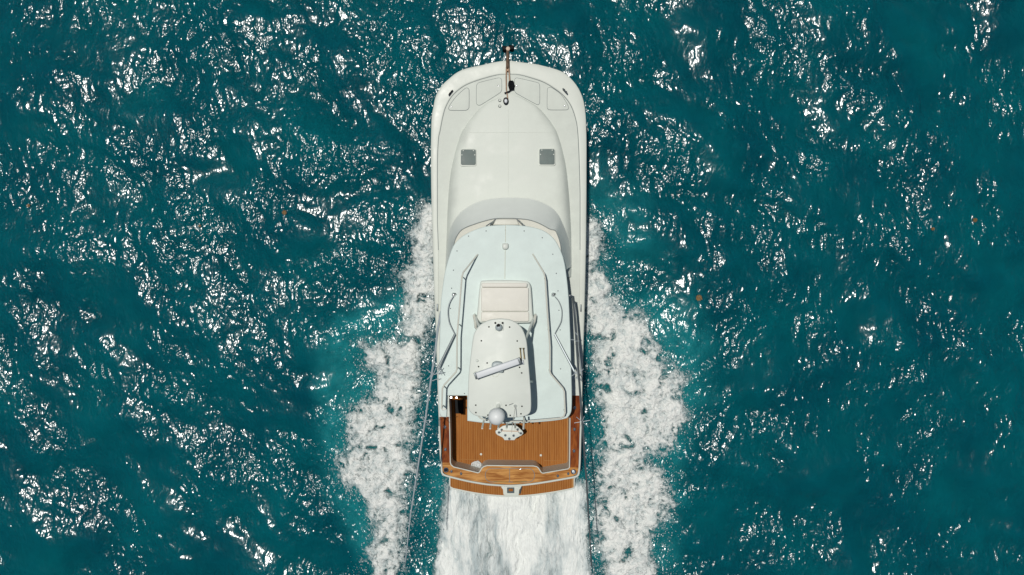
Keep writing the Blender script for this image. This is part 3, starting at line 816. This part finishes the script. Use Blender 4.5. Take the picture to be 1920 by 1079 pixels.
# twin horns
for a, b in (((872,520),(886,690)), ((922,520),(938,688))):
    (xa, ya), (xb, yb) = q(S1, [a, b]); pa = Vector(P(xa, ya, HT_Z+0.12)); pb = Vector(P(xb, yb, HT_Z+0.12))
    mb = MB(); mb.tube([pa, pa.lerp(pb, 0.06), pa.lerp(pb, 0.2), pb], [0.035, 0.018, 0.011, 0.013], 10); hn = mb.build('signal_horn', M['brass'], boat)
    mb = MB(); mb.tube([pb, (pb.x, pb.y, HT_Z-0.005)], 0.02, 8); mb.build('horn_foot', M['darkmetal'], hn)
p = P(*q(S1, [(910,745)])[0], HT_Z); mb = MB(); mb.box((p[0], p[1], HT_Z+0.04), (0.06, 0.11, 0.09), 0.1, 0.015); hb = mb.build('horn_compressor', M['radar'], boat)
p = P(*q(S1, [(885,715)])[0], HT_Z); mb = MB(); mb.box((p[0], p[1], HT_Z+0.03), (0.05, 0.09, 0.06), 0.6, 0.012); mb.build('compressor_clamp', M['black'], hb)
# radome on its post
RZ = HT_Z + 0.48
pc = P(*q(S2, [(470,630)])[0], RZ)
Rr = 15.7*(CAM_H-RZ)/F_PX
mb = MB(); prof = [(Rr*0.55, -0.24), (Rr*0.9, -0.19), (Rr, -0.10), (Rr, 0.0)] + [(Rr*math.cos(math.radians(a)), Rr*0.92*math.sin(math.radians(a))) for a in (15, 30, 45, 60, 75, 86)]
mb.lathe(pc, prof, 36); dome = mb.build('satellite_radome', M['dome'], boat)
b0 = P(*q(S2, [(500,455)])[0], HT_Z)
mb = MB(); mb.tube([(pc[0], pc[1], RZ-0.2), (pc[0], pc[1]+0.05, HT_Z+0.16), (b0[0], b0[1], HT_Z-0.005)], [0.06, 0.055, 0.05], 12); mb.build('radome_post', M['hardtop'], dome)
mb = MB(); mb.lathe((b0[0], b0[1], HT_Z), [(0.085, -0.002), (0.085, 0.012), (0.06, 0.02)], 16); mb.build('post_flange', M['hardtop'], dome)
# whip antenna with tripod foot
b0 = Vector(P(*q(S2, [(742,478)])[0], HT_Z))
mb = MB(); mb.lathe(b0, [(0.05, -0.002), (0.045, 0.02), (0.02, 0.07), (0.012, 0.09)], 12); wa = mb.build('whip_antenna', M['steel'], boat)
mb = MB(); mb.tube([b0 + Vector((0, 0, 0.08)), Vector(P(*q(S2, [(684,860)])[0], HT_Z+1.3))], [0.010, 0.005], 6); mb.build('antenna_whip', M['whitetube'], wa)
mb = MB(); mb.tube([P(*q(S2, [(650,462)])[0], HT_Z+0.02), P(*q(S2, [(712,437)])[0], HT_Z+0.03)], 0.008, 6); mb.build('antenna_cable', M['darkmetal'], wa)
# rod holders behind the hardtop
for a, b in (((285,690),(262,800)), ((392,700),(378,803)), ((505,735),(494,800)), ((622,735),(616,800)), ((738,735),(742,805)), ((868,650),(858,805))):
    (xa, ya), (xb, yb) = q(S2, [a, b])
    mb = MB(); mb.tube([P(xa, ya, HT_Z-0.5), P(xb, yb, HT_Z-0.18)], 0.026, 10); rh = mb.build('rod_holder', M['whitetube'], boat)

# ------------------------------------------------------------------ cockpit
SOLE = 0.92
IN = q(R5, [(240,150),(246,250),(250,400),(255,690),(262,712),(285,731),(500,783),(512,776),(532,742),(550,727),(580,718),(800,721),(985,722),(1015,728),(1030,740),(1055,780),(1070,786),(1290,748),(1303,735),(1305,600),(1307,300)])
inz = lambda b: float(zs(b)) + 0.03
INw = [P(a, b, inz(b)) for a, b in IN]
front = [(INw[-1][0] + 0.0, BULK_Y, INw[-1][2])]
full = [(INw[0][0], BULK_Y, INw[0][2])] + INw + front
mb = MB(); mb.grid([[(x, y, z) for x, y, z in full], [(x, y, SOLE-0.02) for x, y, z in full]])
liner = mb.build('cockpit_liner', M['gelcoat'], boat, 30)
mb = MB(); mb.tube([(x, y, z + 0.006) for x, y, z in full[1:-1]], 0.017, 6); mb.build('coaming_bead', M['gelcoat'], liner)
# sole: caulk sheet and individual planks
xs0 = min(p[0] for p in full); xs1 = max(p[0] for p in full); yb = min(p[1] for p in full)
mb = MB(); mb.prism_w([(x, y) for x, y, z in full], SOLE-0.05, SOLE-0.006); sole = mb.build('cockpit_sole', M['caulk'], boat, 0)
pitch = 4.35*(CAM_H-SOLE)/F_PX; gap = 0.013
fp = np.array([(x, y) for x, y, z in full])
def span_y(xv):
    ys_ = []
    for (ax, ay), (bx, by) in zip(fp, np.roll(fp, -1, 0)):
        if (ax - xv)*(bx - xv) < 0: ys_.append(ay + (by-ay)*(xv-ax)/(bx-ax))
    return sorted(ys_)
xv = xs0 + gap
while xv + pitch < xs1:
    xa, xb = xv, xv + pitch - gap
    sa, sb = span_y(xa + 0.002), span_y(xb - 0.002)
    if sa and sb:
        ya, yb_ = max(sa[0], -9), max(sb[0], -9)
        mb = MB(); mb.prism_w([(xa, ya + 0.004), (xb, yb_ + 0.004), (xb, BULK_Y - 0.004), (xa, BULK_Y - 0.004)], SOLE-0.03, SOLE, 0.0)
        mb.build('plank', M['teak'], sole, 0)
    xv += pitch
# hatch seam and deck fittings on the sole
for a, b in (((862,861.5),(905,862.5)), ((1020,863.5),(1066,865))):
    mb = MB(); pa, pb = P(*a, SOLE), P(*b, SOLE); mb.tube([(pa[0], pa[1], SOLE+0.001), (pb[0], pb[1], SOLE+0.001)], 0.008, 5); mb.build('sole_seam', M['caulk'], sole)
for a in ((902,852), (1014,854)):
    p = P(*a, SOLE); mb = MB(); mb.lathe(p, [(0.035, -0.002), (0.035, 0.012), (0.02, 0.02)], 12); mb.build('deck_fitting', M['gelcoat'], sole)
# solid slab on the left, the companionway's deep shade painted black; and the ladder
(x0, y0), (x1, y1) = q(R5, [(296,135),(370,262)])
mb = MB(); mb.prism(rrect(x0, y0, x1, y1, 1.5), SOLE-0.01, SOLE+0.05, 0.0); st_ = mb.build('companionway_shade', M['black'], boat)
(a0, b0), (a1, b1) = q(R5, [(262,118),(310,118)])
lad = None
for a in (a0, a1):
    pt = Vector(P(a, 746, ROOF_Z+0.05)); pb = Vector((pt.x, pt.y - 0.42, SOLE))
    mb = MB(); mb.tube([pt, pb], 0.02, 8)
    o = mb.build('boarding_ladder' if lad is None else 'ladder_rail', M['steel'], boat if lad is None else lad)
    if lad is None: lad = o; lt, lb = pt, pb
    else: rt, rb = pt, pb
for k in range(1, 8):
    mb = MB(); t = k/8; c = (lt.lerp(lb, t) + rt.lerp(rb, t))/2
    mb.box(c, ((rt-lt).length, 0.07, 0.025), 0, 0.004); mb.build('ladder_rung', M['teak'], lad)

# covering boards (varnished)
out_st = [p for p in st]
def board(name, pts_in, pts_out, m, dz=0.034):
    a = resample(pts_in, 40); b = resample(pts_out, 40)
    mb = MB(); rows = []
    for t in np.linspace(0, 1, 5):
        rows.append([P(*(p + (r-p)*t), float(zs((p + (r-p)*t)[1])) + dz) for p, r in zip(a, b)])
    w = rows
    mb.grid(w)
    mb.grid([rows[0][::-1], [(x, y, z-0.05) for x, y, z in rows[0]][::-1]]); mb.grid([rows[-1], [(x, y, z-0.05) for x, y, z in rows[-1]]])
    return mb.build(name, m, boat, 50)
# side white pieces from house end to the boards
board('side_deck', [(842,715),(842,750),(842.8,782)], [(820.8,715),(822,750),(823,782)], M['gelcoat'], 0.026)
board('side_deck', [(1068.4,715),(1068.4,742)], [(1091.6,715),(1091,742)], M['gelcoat'], 0.026)
cbl = board('covering_board', [(843,782),(843.2,806),(844,850),(844.6,868)], [(825,782),(826.3,806),(828.6,850),(829.6,868)], M['varnish'])
cbr = board('covering_board', [(1068.6,742),(1068.4,806),(1067.8,877)], [(1088.8,742),(1086.8,806),(1084.8,877)], M['varnish'])
aft_in = [(844.6,868)] + q(R5, [(264,713),(285,733),(500,786),(513,778),(533,745),(551,730),(581,721),(800,724),(985,725),(1014,731),(1028,742),(1053,783),(1070,789),(1290,752)]) + [(1067.8,877)]
aft_out = [(829.6,868),(829.8,884),(834.5,889.5),(852,894.5),(875,900),(896.6,904),(918,907),(956,909),(992.6,906.6),(1024.5,902),(1056.5,896.5),(1078,892),(1083,888),(1084.8,877)]
cba = board('transom_board', aft_in, aft_out, M['varnish_aft'])
zB = float(zs(890)) + 0.036
# white edge round the boards
mb = MB(); mb.tube([P(a, b, float(zs(b)) + 0.02) for a, b in [tuple(p) for p in hl if p[1] > 782] + [tuple(p) for p in st] + [tuple(p) for p in hr[::-1] if p[1] > 742]], 0.03, 8)
mb.build('gunwale_bead', M['gelcoat'], hull)
# oval lids in the transom board
mb = MB()
(xa, ya), (xb, yb2) = q(R5, [(562,745),(995,864)])
mb.tube([P(a, b, zB + 0.002) for a, b in (rrect(xa, ya, xb, yb2, 11.5, 8) + rrect(xa, ya, xb, yb2, 11.5, 8)[:1])], 0.009, 5)
mb.tube([P(955.5, ya, zB + 0.002), P(955.5, yb2, zB + 0.002)], 0.008, 5)
mb.build('bait_well_lid_gap', M['seam'], cba)
for a, b in (((635,860),(765,866)), ((805,866),(925,858))):
    (x0, y0), (x1, y1) = q(R5, [a, b]); mb = MB(); mb.tube([P(x0, y0, zB+0.003), P(x1, y1, zB+0.003)], 0.014, 6); mb.build('lid_hinge', M['brass'], cba)
for a in ((875, 752),):
    p = P(*q(R5, [a])[0], zB); mb = MB(); mb.lathe(p, [(0.022, -0.002), (0.022, 0.008), (0.012, 0.012)], 12, sx=1.5, sy=0.7); mb.build('lid_pull', M['steel'], cba)
# flush rod holders, cleats
def flush(px, py, r, parent):
    p = P(px, py, float(zs(py)) + 0.036)
    mb = MB(); mb.lathe(p, [(r, -0.004), (r, 0.012), (r*0.72, 0.02), (r*0.6, 0.012)], 16, sy=1.25); o = mb.build('flush_rod_holder', M['steel'], parent)
    mb = MB(); mb.lathe((p[0]+r*0.1, p[1]-r*0.1, p[2]+0.013), [(r*0.55, -0.004), (r*0.5, 0.002)], 12); mb.build('rod_socket', M['hole'], o)
for a in ((208,380),(212,577)): flush(*q(R5, [a])[0], 0.042, cbl)
for a in ((1350,210),(1347,400),(1343,590)): flush(*q(R5, [a])[0], 0.042, cbr)
for a in ((265,770),(350,790),(1292,790),(1200,810)): flush(*q(R5, [a])[0], 0.036, cba)
for a, mm in (((218,757),'black'), ((1338,773),'greytube')):
    p = P(*q(R5, [a])[0], zB); mb = MB(); mb.torus((p[0], p[1], p[2]+0.012), 0.062, 0.020, 20, 8); o = mb.build('hawse_ring', M['steel'], cba)
    mb = MB(); mb.lathe(p, [(0.05, -0.002), (0.05, 0.008), (0.04, 0.012)], 16); mb.build('hawse_well', M[mm], o)
# rocket launcher table
TZ = SOLE + 0.95
tb = q(S2, [(455,835),(485,815),(520,790),(562,762),(600,755),(730,755),(765,765),(805,800),(845,838),(858,868),(835,898),(762,935),(742,950),(728,970),(585,970),(572,948),(556,930),(480,893),(458,868)])
mb = MB(); mb.prism(tb, TZ-0.06, TZ, 0.012); tab = mb.build('rod_rack_table', M['hardtop'], boat)
pc = P(*q(S2, [(655,860)])[0], TZ)
mb = MB(); mb.tube([(pc[0], pc[1], TZ-0.05), (pc[0], pc[1], SOLE+0.03), (pc[0], pc[1], SOLE-0.005)], [0.05, 0.06, 0.16], 14); mb.build('table_pedestal', M['steel'], tab)
for a in ((505,857),(597,898),(717,903),(655,948),(822,870),(545,820),(775,815)):
    p = P(*q(S2, [a])[0], TZ); mb = MB(); mb.torus((p[0], p[1], TZ+0.004), 0.034, 0.009, 16, 6); o = mb.build('rack_socket', M['steel'], tab)
    mb = MB(); mb.lathe((p[0], p[1], TZ), [(0.032, -0.01), (0.031, 0.003)], 14); mb.build('socket_hole', M['hole'], o)
(x0, y0), (x1, y1) = q(S2, [(545,835),(790,842)])
mb = MB(); mb.tube([P(x0, y0, TZ+0.012), P(x1, y1, TZ+0.012)], 0.016, 8); mb.build('table_fiddle', M['copper'], tab)
for a, b in (((510,870),(540,845)), ((785,855),(820,880))):
    (x0, y0), (x1, y1) = q(S2, [a, b]); mb = MB(); mb.tube([P(x0, y0, TZ+0.02), P((x0+x1)/2, (y0+y1)/2, TZ+0.05), P(x1, y1, TZ+0.02)], 0.009, 6); mb.build('table_handle', M['steel'], tab)

# ------------------------------------------------------------------ swim platform
PZ = 0.46
SP = [(841.8,880),(842,908),(843,913),(846.5,917.5),(866,922),(886,926),(918,930.5),(956,932.5),(992.6,931),(1035,925.5),(1074.6,918),(1077.5,915),(1078,910),(1078,880)]
mb = MB(); mb.prism([tuple(p) for p in spline(SP, 4)], PZ-0.12, PZ, 0.02); plat = mb.build('swim_platform', M['gelcoat'], boat, 40)
edge = np.array([P(a, b, PZ)[:2] for a, b in [tuple(p) for p in spline(SP[2:-2], 6)]])
eo = edge[np.argsort(edge[:, 0])]
xa0, xa1 = P(844.3, 900, PZ)[0], P(1075.6, 900, PZ)[0]
yt = P(950, 888, PZ)[1]
mb = MB(); n_ = 40; xx = np.linspace(xa0, xa1, n_); mb.prism_w([(x, float(np.interp(x, eo[:, 0], eo[:, 1])) + 0.055) for x in xx] + [(xa1, yt), (xa0, yt)], PZ-0.02, PZ+0.004)
mb.build('platform_caulk', M['caulk'], plat, 0)
pitch2 = 4.3*(CAM_H-PZ)/F_PX; xv = xa0 + 0.006
while xv + pitch2 < xa1 + 0.02:
    xa, xb = xv, min(xv + pitch2 - gap, xa1)
    mb = MB(); ya = float(np.interp(xa, eo[:, 0], eo[:, 1])) + 0.06; yb2 = float(np.interp(xb, eo[:, 0], eo[:, 1])) + 0.06
    mb.prism_w([(xa, ya), (xb, yb2), (xb, yt), (xa, yt)], PZ-0.02, PZ+0.010); mb.build('plank', M['teak'], plat, 0)
    xv += pitch2
gate = q(R5, [(700,895),(705,915),(718,930),(722,975),(735,982),(850,984),(858,975),(862,932),(880,915),(884,895)])
mb = MB(); mb.prism(gate, PZ-0.01, PZ+0.07, 0.012); gt = mb.build('ladder_locker', M['gelcoat'], plat)
(x0, y0), (x1, y1) = q(R5, [(754,912),(818,962)])
mb = MB(); mb.prism(rrect(x0, y0, x1, y1, 1), PZ+0.05, PZ+0.076); 
mb.build('locker_recess', M['hole'], plat)
mb = MB(); mb.prism(rrect(x0+3, y0+2.5, x1-2.5, y1-3.5, 1), PZ+0.07, PZ+0.084); mb.build('locker_step', M['teak'], plat)
(x0, y0), (x1, y1) = q(R5, [(866,905),(882,965)])
mb = MB(); mb.tube([P(x1, y0, PZ+0.05), P(x0+1.5, (y0+y1)/2, PZ+0.06), P(x0, y1, PZ+0.05)], 0.028, 8); mb.build('ladder_hinge', M['darkmetal'], plat)

# ------------------------------------------------------------------ bow gear
zb = float(zs(120)) + 0.05
anchor = None
pa = Vector(P(952, 92, zb+0.10)); pb = Vector(P(951.5, 128, zb+0.10))
mb = MB(); mb.tube([pa, pb], [0.045, 0.04], 8); anchor = mb.build('bow_anchor', M['rust'], boat)
for s, (fx_, fy_) in ((-1, (946.5, 90)), (1, (959.5, 88.5))):
    c = P(fx_, fy_, zb+0.02)
    mb = MB(); mb.prism([(fx_-5.2, fy_-4), (fx_-1*s-2.5, fy_-4.6), (fx_+4.5, fy_-3.0), (fx_+4.6, fy_+2.5), (fx_+0.5, fy_+5), (fx_-4.4, fy_+3)], zb-0.16, zb+0.10, 0.03)
    mb.build('anchor_fluke', M['black'], anchor)
mb = MB(); p = P(952.5, 91.5, zb+0.14); mb.lathe(p, [(0.05, -0.04), (0.06, 0), (0.03, 0.02)], 12); mb.build('anchor_crown', M['copper'], anchor)
mb = MB()
mb.prism([(948.6,104),(955,104),(955.6,134),(948.4,134)], zb-0.06, zb+0.05, 0.01); mb.build('bow_roller', M['rust'], boat)
zr = lambda b: float(zs(b)) + 0.12
mb = MB(); mb.tube([P(a, b, zr(b)) for a, b in q(R1, [(905,320),(903,440),(905,560),(915,620),(922,672)])], 0.018, 6); rp = mb.build('anchor_rode', M['rust'], boat)
mb = MB(); mb.tube([P(a, b, zr(b)) for a, b in q(R1, [(928,300),(935,380),(941,470)])], 0.022, 6); mb.build('anchor_rode', M['rust'], boat)
# windlass: hawse ring and two caps
for a, rx in (((900,680), 0.075),):
    p = P(*q(R1, [a])[0], 0); z = deckz(*q(R1, [a])[0]); p = P(*q(R1, [a])[0], z+0.10)
    mb = MB(); mb.torus(p, rx, 0.020, 20, 8, 0.85, 1.15); o = mb.build('windlass', M['black'], boat)
    mb = MB(); mb.lathe((p[0], p[1], p[2]-0.1), [(0.055, 0.0), (0.058, 0.1), (0.03, 0.125)], 16, 0.85, 1.15); mb.build('windlass_drum', M['radar'], o)
for a in ((835,675), (835,736)):
    b = q(R1, [a])[0]; p = P(*b, cabz(*b)); mb = MB(); mb.lathe(p, [(0.045, -0.01), (0.045, 0.02), (0.032, 0.034)], 16); o = mb.build('foot_switch', M['darkmetal'], boat)
    mb = MB(); mb.lathe((p[0]+0.004, p[1], p[2]+0.02), [(0.034, 0), (0.032, 0.022), (0.015, 0.028)], 14); mb.build('switch_cover', M['gelcoat'], o)
for s, pts in ((-1, [(290,620),(310,593),(335,565)]), (1, [(1505,546),(1531,574),(1558,604)])):
    (xa, ya), (xm, ym), (xb, yb2) = q(R1, pts); z = float(zs(ya)) + 0.05
    mb = MB(); mb.tube([P(xa, ya, z+0.05), P(xm, ym, z+0.055), P(xb, yb2, z+0.05)], [0.018, 0.02, 0.018], 8); cl = mb.build('mooring_cleat', M['black'] if s < 0 else M['darkmetal'], boat)
    for t in (0.3, 0.7):
        p = P(xa + (xb-xa)*t, ya + (yb2-ya)*t, z); mb = MB(); mb.tube([(p[0], p[1], z-0.02), (p[0], p[1], z+0.05)], 0.025, 8); mb.build('cleat_foot', M['black'], cl)
for a in ((819.8, 577), (1089.3, 578)):
    z = float(zs(577)) + 0.05
    mb = MB(); mb.prism(rrect(a[0]-1.3, a[1]-7, a[0]+1.3, a[1]+7, 1.2), z-0.05, z+0.03, 0.008); mb.build('spring_cleat', M['darkmetal'], boat)
# heap of black anchor chain lying on the bow
def coil(name, c, rad, turns, r, m, sx=1, sy=1, seed=1):
    rr_ = random.Random(seed); mb = MB(); pts = []
    for i in range(turns*14):
        a = 2*math.pi*i/14; k = rad*(0.55 + 0.45*math.sin(i*0.37 + seed))
        pts.append((c[0] + k*math.cos(a)*sx + rr_.uniform(-1, 1)*rad*0.12, c[1] + k*math.sin(a)*sy + rr_.uniform(-1, 1)*rad*0.12, c[2] + r + 0.5*r*(i/14) + rr_.uniform(0, r*0.4)))
    mb.tube(pts, r, 6); return mb.build(name, m)
b = (959, 161.5); c = P(*b, deckz(*b) + 0.012)
ch = coil('anchor_chain', c, 0.115, 5, 0.020, M['black'], 0.75, 1.25, 3)
tag(ch, 'small black heap of anchor chain lying on the white foredeck near the bow tip', 'chain')
mb = MB(); b1, b2 = q(R1, [(885,597),(935,578)]); b3 = q(R1, [(955,560)])[0]
mb.tube([P(*b1, deckz(*b1) + 0.06), P(*b2, deckz(*b2) + 0.06), P(*b3, deckz(*b3) + 0.05)], 0.022, 6); mb.build('chain_stopper', M['black'], boat)
# white coiled line in the cockpit corner
b = (893.5, 873.5); c = P(*b, SOLE + 0.012)
cr_ = coil('coiled_line', (c[0], c[1]+0.03, SOLE + 0.004), 0.13, 6, 0.022, M['cord'], 1.2, 0.85, 8)
tag(cr_, 'tangled white line coiled in the rear corner of the teak cockpit', 'rope')

# ------------------------------------------------------------------ outriggers
def star(c, r, parent, n=6, rad=0.008, tilt=0.0):
    for k in range(n//2):
        a = math.pi*k/(n/2) + 0.25
        d = Vector((math.cos(a), math.sin(a)*0.75, 0.25*math.sin(a*2)))*r
        mb = MB(); mb.tube([Vector(c)-d, Vector(c)+d], rad, 5); mb.build('spreader_arm', M['greytube'], parent)
# left
lp = [(827,584,3.4),(820,624,3.55),(816.5,656,3.7),(809,705,3.9),(797,790,4.2),(783,880,4.5),(770,963,4.75),(760,1054,5.0)]
w = [P(a, b, z) for a, b, z in lp]
mb = MB(); mb.tube(w, [0.032,0.032,0.030,0.028,0.024,0.020,0.017,0.012], 8); ol = mb.build('outrigger_pole', M['greytube'], boat)
star(P(797, 790, 4.2), 0.22, ol); 
for a, b in (((800,693),(812,703)), ((806,716),(822,710)), ((812,703),(830,698)), ((806,716),(818,690)), ((801,712),(812,700)), ((822,690),(829,704)), ((819,700),(827,690))):
    mb = MB(); mb.tube([P(*a, 3.9), P(*b, 3.95)], 0.011, 5); mb.build('spreader_strut', M['greytube'], ol)
mb = MB(); mb.tube([P(852.8, 627, 3.72), P(820, 693, 3.9)], 0.028, 6); mb.build('outrigger_stay', M['darkmetal'], ol)
mb = MB(); mb.tube([P(a, b, ROOF_Z+0.09) for a, b in spline([(851,554),(843,568),(839.8,584),(842,604),(848,618),(852.8,627)], 4)], 0.014, 6); mb.build('outrigger_hose', M['darkmetal'], ol)
for b in ((851.2, 553),(1037.5, 553)):
    p = P(*b, ROOF_Z); mb = MB(); mb.lathe(p, [(0.07, -0.002), (0.065, 0.02), (0.04, 0.05), (0.035, 0.1), (0.012, 0.12)], 14); o = mb.build('hose_fitting', M['steel'], boat)
    mb = MB(); mb.box((p[0]+0.03, p[1]+0.02, ROOF_Z+0.11), (0.06, 0.035, 0.03), 0.6, 0.006); mb.build('fitting_lever', M['black'], o)
# right
rp_ = [(1074.5,556,3.4),(1076.5,575,3.5),(1084,687,3.9),(1092,795,4.2),(1099.5,899,4.5),(1109,1062,5.0)]
w = [P(a, b, z) for a, b, z in rp_]
mb = MB(); mb.tube(w, [0.036,0.036,0.032,0.028,0.025,0.018], 8); orr = mb.build('outrigger_pole', M['darkmetal'], boat)
star(P(1091.5, 791, 4.2), 0.22, orr)
mb = MB(); mb.tube([P(1077,570,3.5), P(1082,632,3.7), P(1091,705,3.9)], 0.022, 6); mb.build('outrigger_brace', M['darkmetal'], orr)
mb = MB(); mb.tube([P(1040,627,3.72), P(1077,697,3.9)], 0.030, 6); mb.build('outrigger_stay', M['darkmetal'], orr)
mb = MB(); mb.tube([P(a, b, ROOF_Z+0.09) for a, b in spline([(1041,557),(1048,566),(1053.5,582),(1052.5,602),(1046,616),(1040.5,626)], 4)], 0.014, 6); mb.build('outrigger_hose', M['darkmetal'], orr)
mb = MB(); mb.tube([P(1067,554.5,3.45), P(1072,555,3.45), P(1074.5,558,3.42)], 0.022, 6); mb.build('pole_bracket', M['steel'], orr)
for a, b in (((1076,700),(1092,694)), ((1078,708),(1090,714)), ((1078,697),(1090,712)), ((1082,690),(1084,714)), ((1071,706),(1080,700)), ((1088,698),(1094,692)), ((1079,640),(1086,640)), ((1070,637),(1078,638)), ((1079,624),(1084,630))):
    mb = MB(); mb.tube([P(*a, 3.88), P(*b, 3.93)], 0.011, 5); mb.build('spreader_strut', M['greytube'], orr)

# ------------------------------------------------------------------ floating seaweed
M['weed'] = mat('orange_brown_seaweed', (0.22, 0.12, 0.028), 0.6, var=0.5, vscale=25)
weeds = [((1310, 559), 0.11, 'largest orange seaweed tuft floating right of the boat'),
         ((535, 399), 0.085, 'orange seaweed tuft among sun glints left of the boat'),
         ((1746, 430), 0.06, 'tiny brown seaweed scrap in dark water far right of the boat'),
         ((1825, 413.5), 0.08, 'olive seaweed sprig nearest the right edge of the picture'),
         ((53, 386), 0.06, 'small seaweed scrap nearest the left edge of the picture'),
         ((374, 424), 0.05, 'tiny brown seaweed scrap between the left edge and the orange tuft')]
for (b, r, lab) in weeds:
    r *= 0.8
    x, y, _ = P(*b, 0); z = float(water_h(np.array([x]), np.array([y]))[0])
    mb = MB()
    for k in range(70):
        a = random.uniform(0, 6.28); d = r*math.sqrt(random.random()); l = r*random.uniform(0.25, 0.5); t = random.uniform(0, 6.28); wd = l*0.35
        cx_, cy_, cz = x + d*math.cos(a), y + d*math.sin(a), z + 0.03 + 0.03*random.random()
        u = Vector((math.cos(t), math.sin(t), random.uniform(-0.3, 0.3)))*l; v_ = Vector((-math.sin(t), math.cos(t), 0))*wd
        c = Vector((cx_, cy_, cz)); mb.add([c-u, c+v_, c+u, c-v_], [(0, 1, 2, 3)])
    o = mb.build('floating_seaweed', M['weed'], None, 0)
    tag(o, lab, 'seaweed', 'seaweed scraps drifting on the sea')
